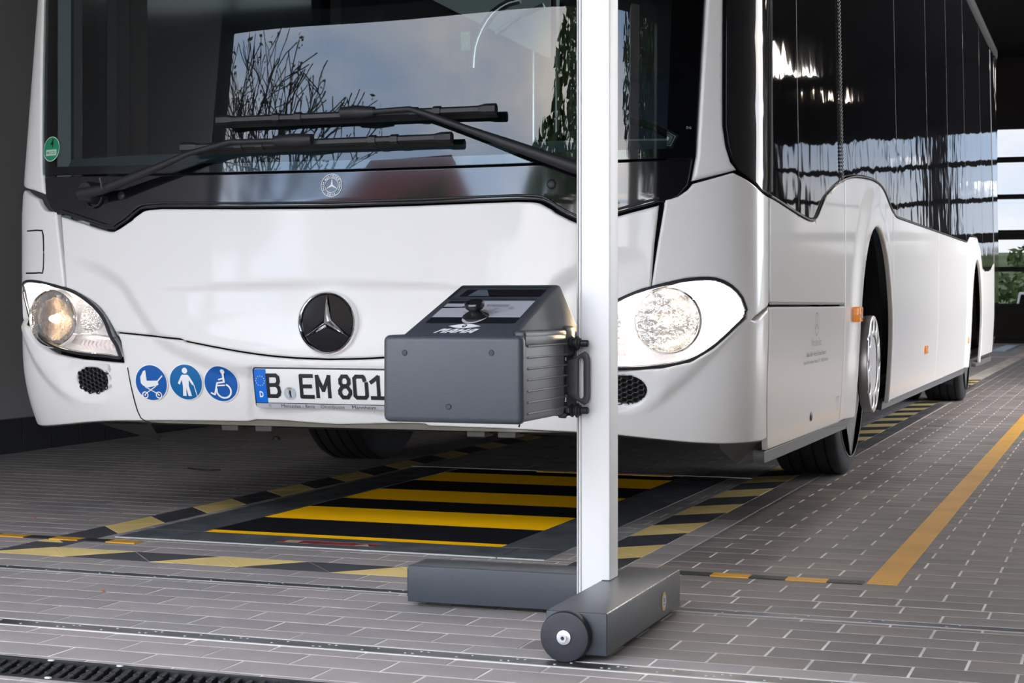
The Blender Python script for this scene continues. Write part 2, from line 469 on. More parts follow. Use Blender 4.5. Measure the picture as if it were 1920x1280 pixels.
for (x0, x1, y0_, y1, ph, oy, par) in regs:
    k0 = math.floor((y0_-oy)/RP); k1 = math.ceil((y1-oy)/RP)
    for k in range(k0, k1+1):
        ya, yb = max(y0_, oy+k*RP), min(y1, oy+(k+1)*RP)
        if yb-ya < .015: continue
        phx = ph+(.1 if (k+par) % 2 else 0)
        i0 = math.floor((x0-phx)/TL)
        n = int((x1-x0)/TL)+3
        for i in range(i0, i0+n):
            xa, xb = max(x0, phx+i*TL), min(x1, phx+(i+1)*TL)
            if xb-xa < .012: continue
            # only what the photograph could see, plus a margin
            p = proj(W((xa+xb)/2, (ya+yb)/2))
            if p is None or ya < -5.5: continue
            if not (-500 < p[0] < 2500): continue
            if (xa > 6.2 or xb < XL) and ya > YF: continue
            tiles.append((xa, xb, ya, yb, p))
# border rows, joints square
for (xa, xb) in ((.985, 1.075),):
    y = -.545+.04
    while y < 28: tiles.append((xa, xb, y, y+.205, proj(W(xa, y)))); y += .205
def tile_geo(xa, xb, ya, yb, top=0.):
    g = TW/2; b = .001
    a = [(xa+g, ya+g), (xb-g, ya+g), (xb-g, yb-g), (xa+g, yb-g)]; c = [(xa+g+b, ya+g+b), (xb-g-b, ya+g+b), (xb-g-b, yb-g-b), (xa+g+b, yb-g-b)]
    vs = [W(x, y, -.006) for x, y in a]+[W(x, y, top-.0007) for x, y in a]+[W(x, y, top) for x, y in c]
    fs = [(8, 9, 10, 11)]+[(i, (i+1) % 4, 4+(i+1) % 4, 4+i) for i in range(4)]+[(4+i, 4+(i+1) % 4, 8+(i+1) % 4, 8+i) for i in range(4)]
    return vs, fs
def inframe(p): return p and -40 < p[0] < 1960 and 560 < p[1] < 1300
vis = [t for t in tiles if inframe(t[4])]
vis.sort(key=lambda t: -t[4][1]); near = set(id(t) for t in vis[:300])
stuff = [MB() for _ in range(6)]
tm = [TIL, TIL2, TIL3]; cache = {}
TB = [mat('paver_stained_shaded', (.215, .190, .180), .5, 0, 0, .4, var=(2.2, .3, 9), bump=(260, .35, .0016)), mat('paver_stained_shaded_dark', (.185, .165, .158), .5, 0, 0, .4, var=(2.6, .3, 9), bump=(260, .35, .0016)), mat('paver_stained_shaded_brown', (.23, .198, .18), .5, 0, 0, .4, var=(2.4, .3, 9), bump=(260, .35, .0016))]  # right-hand pavers: brownish stains, and the dimmer light there painted into the colour
for t in tiles:
    xa, xb, ya, yb, p = t
    if id(t) in near:
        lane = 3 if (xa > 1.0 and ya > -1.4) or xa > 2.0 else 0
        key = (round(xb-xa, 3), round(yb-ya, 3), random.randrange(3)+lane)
        if key not in cache:
            vs, fs = tile_geo(-(xb-xa)/2, (xb-xa)/2, -(yb-ya)/2, (yb-ya)/2)
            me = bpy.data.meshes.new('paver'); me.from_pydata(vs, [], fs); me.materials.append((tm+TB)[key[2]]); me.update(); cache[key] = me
        o = bpy.data.objects.new('paver', cache[key]); COL.objects.link(o); o.parent = floor
        o.location = W((xa+xb)/2, (ya+yb)/2, random.uniform(-.0003, .0003))
    else:
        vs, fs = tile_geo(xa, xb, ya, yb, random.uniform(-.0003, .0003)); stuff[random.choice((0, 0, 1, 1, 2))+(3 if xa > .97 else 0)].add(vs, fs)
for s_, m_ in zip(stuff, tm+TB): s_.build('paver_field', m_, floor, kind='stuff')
# hazard band tiles: 45 degree parallelograms, each of two triangular tiles
def tri(pts, m):
    c = np.mean(pts, 0); q = [tuple(np.array(p)+(c-np.array(p))*.012) for p in pts]
    vs = [W(x, y, -.006) for x, y in q]+[W(x, y, 0) for x, y in q]
    MB().add(vs, [(3, 4, 5), (0, 1, 4, 3), (1, 2, 5, 4), (2, 0, 3, 5)]).build('hazard_tile', m, floor)
def clip(pts, lo, hi, ax):
    for s, lim in ((1, lo), (-1, hi)):
        out = []
        for i in range(len(pts)):
            a, b = pts[i], pts[(i+1) % len(pts)]; fa, fb_ = s*(a[ax]-lim), s*(b[ax]-lim)
            if fa >= 0: out.append(a)
            if (fa >= 0) != (fb_ >= 0):
                t = fa/(fa-fb_); out.append(tuple(np.array(a)+(np.array(b)-np.array(a))*t))
        pts = out
        if not pts: return []
    return pts
def poly_tile(pts, m):
    if len(pts) < 3: return
    c = np.mean(pts, 0); q = [tuple(np.array(p)+(c-np.array(p))/max(.05, np.linalg.norm(c-np.array(p)))*.0022) for p in pts]; n = len(q)
    vs = [W(x, y, -.006) for x, y in q]+[W(x, y, 0) for x, y in q]
    MB().add(vs, [tuple(range(n, 2*n))]+[(i, (i+1) % n, n+(i+1) % n, n+i) for i in range(n)]).build('hazard_tile', m, floor)
D = .281
def band_y(xi, xo, start, y_lo, y_hi, black_first=False):       # band running along Y; inner edge xi, outer xo
    k = math.floor((y_lo-start)/D)-1; y = start+k*D
    while y < y_hi:
        m = HZY if k % 2 == 0 else HZB
        for t in ([(xi, y), (xi, y+D), (xo, y+D/2)], [(xi, y+D), (xo, y+D*1.5), (xo, y+D/2)]):
            poly_tile(clip(t, y_lo, y_hi, 1), m)
        y += D; k += 1
band_y(.83, .985, .437, -.2, 12.5)
band_y(-.70, -.84, -.063, -.3, 9.)
x = -.152-3*2*D*0-.562*2; k = 0
while x < 1.0:
    m = HZY if k % 2 == 0 else HZB
    for t in ([(x, -.39), (x+D, -.39), (x-D/2+D, -.545)], [(x, -.39), (x-D/2, -.545), (x+D/2, -.545)]):
        c_ = clip(t, -.84, .985, 0)
        poly_tile(c_, m)
    x += D; k += 1
poly_tile([(-.84, -.39), (-.70, -.39), (-.70, -.30), (-.84, -.30)], HZB)
poly_tile([(.83, -.39), (.985, -.39), (.985, -.2), (.83, -.2)], HZB)
# anti-slip tape across the door line, black and yellow
tape = thing('floor_tape', (0, -.24, 0), 'black and yellow striped tape laid across the paving before the pit', 'tape')
segs = []; x = -3.0; k = 0
def tseg(x0, x1, m): MB().add([W(a, b, z) for z in (.0, .003) for a, b in ((x0, -.255), (x1, -.255), (x1+.0, -.205), (x0+.0, -.205))], [(4, 5, 6, 7), (0, 1, 5, 4), (1, 2, 6, 5), (2, 3, 7, 6), (3, 0, 4, 7)]).build('tape_piece', m, tape)
for a, b, m in ((-1.9, -1.33, TAPEB), (-1.33, -1.2, TAPEY), (-1.2, -1.01, TAPEB), (-1.01, -.905, TAPEY), (-.905, -.775, TAPEB), (-.775, -.655, TAPEY), (-.655, -.52, TAPEB), (-.52, -.40, TAPEY)): pass
yk = [fl(u, v) for u, v in ((0, 1001), (10, 1001), (63, 1004), (114, 1006), (166, 1009), (218, 1012), (272, 1015))]
xx = [-1.16]+[q[0] for q in yk[1:]]
for i, m in enumerate((TAPEB, TAPEY, TAPEB, TAPEY, TAPEB, TAPEY)): tseg(xx[i], xx[i+1], m)
xx = [1.0, 1.165, 1.258, 1.335, 1.415, 1.50, 1.595, 1.65]
xx = [1.0, fl(1337, 1077)[0], fl(1410, 1080)[0], fl(1478, 1084)[0], fl(1555, 1088)[0], fl(1622, 1091)[0]]
for i, m in enumerate((TAPEB, TAPEY, TAPEB, TAPEY, TAPEB)): tseg(xx[i], xx[i+1], m)
MB().add([W(a, b, z) for z in (0, .002) for a, b in ((1.655, -.235), (1.732, -.235), (1.732, 27.5), (1.655, 27.5))], [(4, 5, 6, 7), (0, 1, 5, 4), (1, 2, 6, 5), (2, 3, 7, 6), (3, 0, 4, 7)]).build(
    'lane_line', TAPEY, label='long yellow line running along the paving right of the bus', cat='line')
# steel guide strips set into the paving
def strip(yc, wd, label, bright):
    t = thing('floor_strip', (0, yc, 0), label, 'strip')
    MB().add([W(a, b, z) for z in (-.006, .0006) for a, b in ((-3.2, yc-wd/2), (6.25, yc-wd/2), (6.25, yc+wd/2), (-3.2, yc+wd/2))], [(4, 5, 6, 7), (0, 1, 5, 4), (2, 3, 7, 6)]).build('strip_plate', mat('worn_strip', (.13, .13, .135), .3, .8, var=(11, .4, 8)), t)
    for s in (-1, 1):
        y = yc+s*wd/2; RW = .004 if bright else .003
        MB().add([W(a, b, z) for z in (-.006, .0015) for a, b in ((-3.2, y-RW), (6.25, y-RW), (6.25, y+RW), (-3.2, y+RW))], [(4, 5, 6, 7), (0, 1, 5, 4), (2, 3, 7, 6)]).build('strip_rail', mat('pale_rail', (.62, .60, .57), .5) if bright else mat('dull_rail', (.36, .35, .35), .5), t)
    x = -.8; i = 0; sm = None
    while x < 2.6:
        for dy in (-.011, .012):
            o = MB().lathe([(0, .0015), (.0028, .0012), (.0034, 0)], Matrix.Translation(W(x+dy*1.2, yc+dy, .0006)), 10)
            if sm is None: so = o.build('screw', mat('worn_screw', (.42, .42, .42), .5, .3), t); sm = so
            else:
                c = sm.copy(); COL.objects.link(c); c.location = W(x+dy*1.2, yc+dy, 0)-W(-.8-.011*1.2, yc-.011, 0)
        x += (.098 if i % 3 else .016) if bright else .17; i += 1
strip(-1.452, .062, 'riveted steel strip in the paving under the wheel of the tester', True)
strip(-.765, .048, 'worn steel strip in the paving just before the tester foot', False)
# cast iron drain grate
gr = thing('drain_grate', (.3, -1.85, 0), 'black cast iron drain grate with slanted bars at the lower left', 'grate')
IRON = mat('cast_iron', (.035, .036, .04), .45, .5, bump=(90, .6, .002), var=(20, .5))
MB().box((-1.0, -1.925, -.10), (1.6, -1.775, -.07)).build('channel', GAP, gr)
for ya, yb in ((-1.785, -1.772), (-1.932, -1.917)):
    MB().add([W(a, b, z) for z in (-.04, .001) for a, b in ((-.6, ya), (1.4, ya), (1.4, yb), (-.6, yb))], [(4, 5, 6, 7), (0, 1, 5, 4), (1, 2, 6, 5), (2, 3, 7, 6), (3, 0, 4, 7)]).build('grate_rim', IRON, gr)
bar0 = None; GANG = 99
for rw in range(3):
    for i in range(52):
        x = -.35+i*.027+rw*.0135; y = -1.893+rw*.042
        if bar0 is None:
            M = Matrix.Translation(W(x, y, -.012)) @ Matrix.Rotation(R(99), 4, 'Z')
            b_ = MB().box((-.021, -.0050, -.014), (.021, .0050, .0115), M, .003); bar0 = b_.build('grate_bar', IRON, gr, 40); bx0 = W(x, y)
        else:
            c = bar0.copy(); COL.objects.link(c); c.location = W(x, y)-bx0+Vector((0, 0, random.uniform(-.001, .001)))
for x, y in ((.24, -1.785), (.40, -1.783), (.15, -1.925), (.33, -1.926)):
    MB().lathe([(.0, .003), (.005, .0025), (.006, 0)], Matrix.Translation(W(x, y, .001)) @ Matrix.Scale(1.3, 4, (1, 0, 0)), 10).build('bright_bolt', GALV, gr)

# ---------------------------------------------------- inspection pit with its slatted cover
pit = thing('inspection_pit', (0, -.1, 0), 'inspection pit under the bus, steel framed, closed by yellow and black slats', 'pit')
MB().box((PX0, PY0-.02, -.30), (PX1, PY1, -.27)).build('pit_floor', GAP, pit)
def wbox(x0, x1, y0_, y1, z0, z1): return MB().add([W(a, b, z) for z in (z0, z1) for a, b in ((x0, y0_), (x1, y0_), (x1, y1), (x0, y1))], [(4, 5, 6, 7), (3, 2, 1, 0), (0, 1, 5, 4), (1, 2, 6, 5), (2, 3, 7, 6), (3, 0, 4, 7)])
for x0, x1, y0_, y1 in ((PX0, -.466, .062, PY1), (.542, PX1, .062, PY1), (PX0, -.48, -.14, .058), (-.476, .60, -.14, .058), (.604, PX1, -.14, .058)):
    wbox(x0, x1, y0_, y1, -.012, .0015).build('frame_plate', PLATE, pit)
for x0, x1, y0_, y1 in ((PX0, .60, -.146, -.14), (.604, PX1, -.146, -.14)):
    wbox(x0, x1, y0_, y1, -.010, .003).build('frame_edge', GALV, pit)
y = .062; i = 0; SL = .055
pat = lambda yy: (((yy+.205) % .65) < .345)
k = 0
edges_y = [.062, .125, .20, .29, .37, .44]
while y < PY1-.02:
    yel = pat(y+.02)
    wd = .0675
    mb = MB(); n = 5
    z0 = -.006
    for j in range(n):      # ribbed aluminium profile
        a = y+wd*j/n; b = a+wd/n
        mb.add([W(xx_, yy, z) for xx_ in (-.466, .542) for yy, z in ((a+.0005, z0-.004), (a+.002, z0+.004), ((a+b)/2, z0+.0065), (b-.002, z0+.004), (b-.0005, z0-.004))], [(i_, i_+1, i_+6, i_+5) for i_ in range(4)])
    mb.add([W(xx_, yy, z0-.012) for xx_ in (-.466, .542) for yy in (y, y+wd)], [(0, 1, 3, 2)])
    o = mb.build('slat', YEL if yel else SLATB, pit)
    y += wd+.0015; k += 1
RED = mat('worn_red_sticker', (.36, .05, .05), .5, var=(30, .6, 8))
def sq(u, v): 
    p = fl(u, v, .006); return p
sx0, sx1 = fl(515, 1014, .006)[0], fl(706, 1022, .006)[0]
sw = MB().add([Vector((a, b-.024*a, .0024)) for a, b in ((sx0, -.085), (sx1, -.085), (sx1+.0, -.02), (sx0, -.02))], [(0, 1, 2, 3)])
so = sw.build('warning_sticker', RED, pit)
WPRINT = mat('white_print', (.85, .85, .85), .5); GP = mat('grey_print', (.6, .55, .5), .6)
fnst = lambda a, b, o: Vector((a, b-.024*a, .0026+o))
flatpoly('sticker_border', [[(sx0, -.085), (sx1, -.085), (sx1, -.080), (sx0, -.080)], [(sx0, -.025), (sx1, -.025), (sx1, -.02), (sx0, -.02)]], GP, so, fnst, .0004)
flatpoly('sticker_symbol', [[(sx1-.07, -.075), (sx1-.02, -.075), (sx1-.045, -.03)], [(sx0+.02, -.072), (sx0+.07, -.072), (sx0+.07, -.034), (sx0+.02, -.034)]], mat('pale_print', (.6, .5, .35), .6), so, fnst, .0004)
wbox(-.70, .83, 2.31, 2.35, -.002, .004).build('pit_end_edge', mat('grey_edge', (.30, .30, .34), .4, .3), pit)
wbox(-.1, .50, 2.275, 2.31, -.02, .003).build('pit_end_slat', YEL, pit)
# bits lying about
MB().tube([(*p, .006) for p in curve([fl(352, 880), fl(385, 883.5), fl(414, 883)], .02)], [.0032]*len(curve([fl(352, 880), fl(385, 883.5), fl(414, 883)], .02)), 6).build('cable_tie', BPLA, label='thin black cable tie lying on the paving left of the pit', cat='cable tie')
dr = mat('crumb_red', (.5, .12, .05), .7)
for n_, (u, v) in enumerate(((193, 1109), (64, 972))):
    p = fl(u, v); MB().lathe([(0, .004), (.005, .002), (.006, 0)], Matrix.Translation((*p, .001)), 7).build('leaf_crumb', dr, label=('tiny red leaf crumb on the light paving lower left', 'tiny orange leaf crumb on the dark paving at far left')[n_], cat='leaf')
p = fl(519, 824); MB().lathe([(0, .02), (.018, .014), (.022, 0)], Matrix.Translation((*p, 0)), 7).build('pebble', BPLA, label='small black lump on the floor under the bus near the far tyre', cat='pebble')

# ---------------------------------------------------- walls, ceiling, doors
wl = MB().box((XL-.3, YF, .0), (XL, YB, ZC)).build('wall_left', WALLM, kind='structure')
bl = MB().box((XL, YF+.1, 0), (XL+.006, YB, .168)).build('baseboard_left', mat('base_joint', (.12, .12, .12), .8), kind='structure')
y = -3.95; b0 = None
while y < 14:
    if b0 is None: b0 = MB().box((XL+.002, y+.002, .002), (XL+.014, y+.243, .165), None, .0015).build('tile', BTILE, bl); yb0 = y
    else: c = b0.copy(); COL.objects.link(c); c.location = (0, y-yb0, 0)
    y += .245
wr = MB(); SY0, SY1, SZ = 5.6, 12.2, 4.2      # unseen open gate in the right wall, added to light the middle of the bus
wr.box((XR, YF, 0), (XR+.3, SY0, ZC)); wr.box((XR, SY1, 0), (XR+.3, YB, ZC)); wr.box((XR, SY0, SZ), (XR+.3, SY1, ZC)); wr.build('wall_right', WALLW, kind='structure')
MB().box((XL-.3, YF, ZC), (XR+.3, YB+.3, ZC+.2)).build('ceiling', DARKC, kind='structure')
MB().box((XL-.3, YF-.25, ZH), (XR+.3, YF, ZC+.6)).build('wall_front', mat('facade', (.03, .03, .034), .7), kind='structure')
MB().box((2.38, YF-.25, 0), (XR+.3, YF, ZH+.01)).build('wall_front', mat('facade', (.03, .03, .034), .7), kind='structure')  # unseen wall piece, added to cut the light on the bus flank
MB().box((XL-2.6, YF-.25, 0), (XL, YF, ZC+.6)).build('trim_1', mat('facade', (.03, .03, .034), .7), kind='structure')
MB().box((2.30, YF-.22, 0), (2.40, YF+.05, ZH)).build('trim_2', mat('post_dark', (.03, .03, .033), .5), kind='structure')  # unseen jamb post, added at the end of that wall piece
MB().box((XL, YF+1.0, 4.25), (XR, YF+1.3, ZC)).build('trim_3', DARKC, kind='structure')
# back wall with two sectional doors
BW = mat('back_wall_dark', (.035, .032, .03), .7); DF = mat('door_frame_black', (.012, .012, .014), .5)
DX = ((-1.3, 3.0), (3.5, 6.0))
ZD0, ZD1 = .0, 4.05
bw = MB()
bw.box((XL-.3, YB, 0), (-1.3, YB+.25, ZC)); bw.box((3.0, YB, 0), (3.5, YB+.25, ZC)); bw.box((6.0, YB, 0), (XR+.3, YB+.25, ZC)); bw.box((-1.3, YB, ZD1), (6.0, YB+.25, ZC)) 
bw.build('wall_back', BW, kind='structure')
dd = lambda v: CH-(v-V0)*31.6/FPX
for n_, (xa, xb) in enumerate(DX):
    dro = MB().box((xa, YB+.05, 0), (xb, YB+.10, .72-(600-570)*0-.0+ -.02)).build('door_%d' % (n_+1), BW, kind='structure')
    zs = sorted([dd(v) for v in (242, 294, 304, 364, 373, 431, 449, 500, 509, 569)])
    bars = [(0.06, .10), (zs[0]-.08, zs[0]), (zs[1], zs[2]), (zs[3], zs[4]), (zs[5], zs[6]), (zs[7], zs[8]), (zs[9], ZD1)]
    for za, zb in bars: MB().box((xa, YB+.03, za), (xb, YB+.11, zb)).build('rail', DF, dro)
    nx = 4
    for i in range(nx+1):
        x = xa+(xb-xa)*i/nx; MB().box((x-.035, YB+.035, .1), (x+.035, YB+.105, ZD1)).build('stile', DF, dro)
    for i in range(nx):
        for j in range(5):
            za, zb = ((zs[0], zs[1]), (zs[2], zs[3]), (zs[4], zs[5]), (zs[6], zs[7]), (zs[8], zs[9]))[j]
            MB().box((xa+(xb-xa)*i/nx+.03, YB+.065, za), (xa+(xb-xa)*(i+1)/nx-.03, YB+.071, zb)).build('pane', PANE, dro)
# pale cross kerbs and ramp bits far behind the bus
for (y, hgt, lab) in ((19.2, .02, 'pale raised kerb across the floor behind the bus'), (26.6, .03, 'pale kerb across the floor before the rear door')):
    MB().box((XL+.05, y, 0), (6.2, y+.25, hgt)).build('floor_kerb', mat('pale_kerb', (.42, .38, .43), .5), label=lab, cat='kerb')
MB().box((.55, 22.0, .0), (.75, 25.8, .03)).build('steel_ramp', mat('blue_steel', (.45, .6, .68), .4, .3), label='pale blue steel ramp rail on the floor by the rear door', cat='ramp')
MB().box((2.1, 22.3, 0), (3.6, 25.6, .012)).build('roller_plate', DF, label='black brake roller plate in the floor beside the pale ramp rail', cat='plate')
# ceiling lamps
EM = mat('lamp_tube_light', (1, 1, 1), .4, emis=(1, .86, .68), es=9)
for i, (x, y) in enumerate([(4.6, 1.5), (4.6, 5.5), (4.6, 9.5), (4.6, 14), (4.6, 19), (4.6, 24), (-2.0, 9.5), (-2.0, 19)]):
    pos = 'over the %s lane, %s from the front' % ('right' if x > 0 else 'left', ('first', 'second', 'third', 'fourth', 'fifth', 'sixth', 'near', 'far')[i])
    t = thing('ceiling_lamp', (x, y, 4.3), 'warm white tube lamp hanging '+pos, 'lamp', 'ceiling lamps of the hall')
    MB().box((x-.09, y-.75, 4.3), (x+.09, y+.75, 4.36), None, .01).build('housing', mat('lamp_housing', (.5, .5, .5), .5), t)
    MB().box((x-.06, y-.72, 4.275), (x+.06, y+.72, 4.305), None, .01).build('diffuser', EM, t)
    for s in (-.5, .5): MB().box((x-.01, y+s-.01, 4.36), (x+.01, y+s+.01, ZC)).build('hanger', DF, t)
for i, (x, y, e) in enumerate([(3.5, 6.2, 80), (3.5, 9.6, 190), (4.6, 19, 60)]): lamp('lane_fill', 'AREA', (x, y, 4.2), e, (1, .93, .85), (0, 0, 0), .4, 3.5)  # added area lights, not fixtures, to brighten the bus flank and the lane
# ---------------------------------------------------- outside behind: slope, shrubs, cars
GR = mat('grass_slope', (.10, .14, .05), .9, var=(.6, .5)); LF = [mat('foliage_%s' % a, c, .8) for a, c in (('green', (.07, .12, .03)), ('olive', (.14, .17, .05)), ('autumn', (.32, .26, .05)), ('dark', (.025, .05, .02)))]
hb = MB(); hb.add([(-30, 48, -.3), (40, 48, -.3), (40, 75, 3.0), (-30, 75, 3.0)], [(0, 1, 2, 3)]); hb.build('hillside', GR, kind='structure')
def leafcloud(cx, cy, cz, rx, rz, n, size, mb=None):
    mb = mb or MB()
    for _ in range(n):
        while True:
            q = Vector((random.uniform(-1, 1), random.uniform(-1, 1), random.uniform(-1, 1)))
            if .35 < q.length < 1: break
        q = q.normalized()*(q.length**.5)
        c = Vector((cx+q.x*rx, cy+q.y*rx, cz+q.z*rz)); a = Vector((random.gauss(0, 1), random.gauss(0, 1), random.gauss(0, 1))).normalized(); b = a.orthogonal().normalized(); s = size*random.uniform(.6, 1.3)
        mb.add([c-a*s, c+b*s*.45, c+a*s, c-b*s*.45], [(0, 1, 2, 3)])
    return mb
for i in range(7):
    x = -9+i*3.1+random.uniform(-.1, .1); y = 51+random.uniform(0, 2); h = random.uniform(1.9, 2.7)
    s = thing('shrub', (x, y, 0), ('olive', 'green', 'yellowing', 'green', 'olive', 'dark', 'yellowing')[i]+' shrub on the slope seen through the rear door, place %s from the left' % ('first', 'second', 'third', 'fourth', 'fifth', 'sixth', 'seventh')[i], 'shrub', 'shrubs on the slope')
    leafcloud(x, y, .9+(y-48)*.12, 1.45, h*.6, 700, .16).build('foliage', LF[(1, 0, 2, 0, 1, 3, 2)[i]], s)
    MB().tube([(x, y, -.3), (x, y, .95)], .06, 6).build('stem', BPLA, s)
CW = [mat('car_white', (.85, .85, .86), .3), mat('car_orange', (.9, .2, .04), .3), mat('car_silver', (.7, .7, .75), .3)]
for i in range(5):
    x = -5.0+i*1.75; y = 43.+.5*i
    c = thing('parked_car', (x, y, -.3), ('white', 'orange', 'silver', 'white', 'orange')[i]+' parked car beyond the rear door, '+('leftmost', 'second from left', 'third from left', 'fourth from left', 'rightmost')[i]+' of the row', 'car', 'cars parked behind the hall')
    pr = [(-.8, .2), (-.82, .75), (-.62, .85), (-.5, 1.35), (.5, 1.35), (.62, .85), (.82, .75), (.8, .2)]
    M = Matrix(((.8, 0, 0, x), (0, 0, 1, y), (0, 1, 0, -.3), (0, 0, 0, 1)))
    MB().prism(pr, 3.8, M).build('body', CW[(0, 1, 2, 0, 1)[i]], c)
    MB().prism([(-.53, .9), (-.44, 1.28), (.44, 1.28), (.53, .9)], .03, Matrix(((.8, 0, 0, x), (0, 0, 1, y-.025), (0, 1, 0, -.3), (0, 0, 0, 1)))).build('window', BGLOSS, c)
    for sx in (-.55, .55): MB().lathe([(0, 0), (.3, 0), (.3, .18), (0, .18)], Matrix.Translation((x+sx*.8-.09, y+.5, 0)) @ Matrix.Rotation(R(90), 4, 'Y'), 14).build('wheel', RUBBER, c)
# ---------------------------------------------------- outside before the hall (mirrored in the windscreen)
def bare_tree(x, y, h, name='bare_tree'):
    rnd = random.Random(5); mb = MB(); tips = []
    def br(p, d, l, r, lev):
        pts = [p]; q = p; dd_ = d
        for i in range(4):
            dd_ = (dd_+Vector((rnd.gauss(0, .13), rnd.gauss(0, .13), rnd.gauss(.03, .06)))).normalized(); q = q+dd_*l/4; pts.append(q)
        mb.tube(pts, [max(.011, r*(1-.12*i)) for i in range(5)], 4 if lev < 3 else 6)
        if lev == 0: tips.append(q); return
        for i in range(2 if lev > 4 else 3):
            nd = (dd_+Vector((rnd.gauss(0, .42), rnd.gauss(0, .42), rnd.gauss(.10, .22)))).normalized(); br(pts[rnd.choice((2, 3, 4, 4))], nd, l*rnd.uniform(.62, .85), r*.58, lev-1)
    for k in range(5):
        a = k*1.26; br(Vector((x, y, 5.0)), Vector((.55*math.cos(a), .55*math.sin(a), 1)).normalized(), h*.17, .07, 4)
    mb.tube([(x-.1, y, -.3), (x, y, 2.5), (x, y, 5.05)], [.16, .13, .10], 8)
    t = thing(name, (x, y, -.3), 'almost bare tree with a few leaves before the hall, mirrored in the windscreen', 'tree')
    mb.build('branches', mat('bark', (.03, .022, .02), .9), t)
    lm = MB()
    for q in tips[::6]:
        leafcloud(q.x, q.y, q.z, .14, .14, 4, .06, lm)
    lm.build('foliage', LF[1], t, kind='stuff')
def leafy(x, y, h, rad, lab, m, n=5200):
    t = thing('leafy_tree', (x, y, -.3), lab, 'tree', 'trees across the yard' if n == 1500 else None)
    MB().tube([(x, y, -.3), (x+.1, y, h*.35), (x, y+.1, h*.6)], [.25, .2, .12], 8).build('trunk', mat('bark', (.03, .022, .02), .9), t)
    mb = MB()
    for i in range(9):
        a = random.uniform(0, 6.3); k = random.uniform(.2, .75)
        leafcloud(x+math.cos(a)*rad*k, y+math.sin(a)*rad*k, h*random.uniform(.4, .82), rad*.48, h*.16, n//9, .2 if n > 1600 else .5, mb)
    mb.build('foliage', m, t, kind='stuff')
bare_tree(-12.3, -22, 11.0)
for i in range(12):
    leafy(-62+i*9.5+random.uniform(-.5, .5), -60, random.uniform(9, 12), 3.3, ('dark', 'olive green')[i % 3 == 1]+' tree closing the far side of the yard, '+('first', 'second', 'third', 'fourth', 'fifth', 'sixth', 'seventh', 'eighth', 'ninth', 'tenth', 'eleventh', 'twelfth')[i]+' of the row', LF[(3, 1, 3)[i % 3]], 1500)
leafy(-.6, -23, 11.2, 3.3, 'green leafy tree before the hall, mirrored left of the white post', LF[0], 7000)
leafy(10.0, -25, 15.0, 5.4, 'tall dark leafy tree before the hall, mirrored right of the white post', LF[3], 9000)
leafy(21.5, -27, 15.5, 5.0, 'tallest dark leafy tree before the hall, mirrored at the screen pillar', LF[3], 8000)
leafy(-7.3, -20, 8.2, 1.2, 'small green tree before the hall, mirrored under the wipers', LF[0], 2000)
leafy(-17.6, -19, 8.6, 1.3, 'low brownish green tree before the hall, mirrored beside the badge', LF[1], 3000)
hs = thing('red_roofed_house', (-13, -38, -.3), 'red roofed house across the yard, mirrored in the black panel under the windscreen', 'house')
MB().box((-18.5, -44, -.3), (-11.5, -38, 10.3)).build('wall', mat('house_wall', (.5, .42, .36), .8), hs)
MB().prism([(-19, 10.3), (-10.8, 10.3), (-13, 12.4), (-17.0, 12.4)], 6.6, Matrix(((1, 0, 0, 0), (0, 0, -1, -37.8), (0, 1, 0, 0), (0, 0, 0, 1)))).build('roof', mat('red_roof', (.17, .045, .035), .8), hs)
for i in range(4): MB().box((-18.6+i*2.4, -38.02, 6.8), (-17.4+i*2.4, -37.95, 8.4)).build('window', BGLOSS, hs)
#@@PART2@@
# ================================================================== THE BUS
bus = thing('city_bus', (0, 6, 0), 'white low floor city bus with lit headlights standing over the inspection pit', 'bus')
def sstep(x):
    x = max(0., min(1., x)); return x*x*(3-2*x)
def sdist(p, line):       # signed distance to an open polyline (left of travel positive), and position along it
    best = 1e9; sg = 1; al = 0
    for i in range(len(line)-1):
        ax, ay = line[i]; bx, by = line[i+1]; dx, dy = bx-ax, by-ay; l2 = dx*dx+dy*dy
        t = max(0, min(1, ((p[0]-ax)*dx+(p[1]-ay)*dy)/l2)); qx, qy = ax+dx*t-p[0], ay+dy*t-p[1]; d = math.hypot(qx, qy)
        if d < best: best = d; sg = 1 if dx*(p[1]-ay)-dy*(p[0]-ax) > 0 else -1; al = (i+t)/(len(line)-1)
    return best*sg, al
wing = curve(TZ((112, 474), (170, 490), (228, 525), (262, 575), (300, 628), (345, 655), (430, 684), (560, 697), (640, 700)), .03)
lowc = curve([(-a, b) for a, b in TZ((1398, 592), (1345, 652), (1290, 708), (1238, 750), (1195, 772), (1150, 783))], .03)
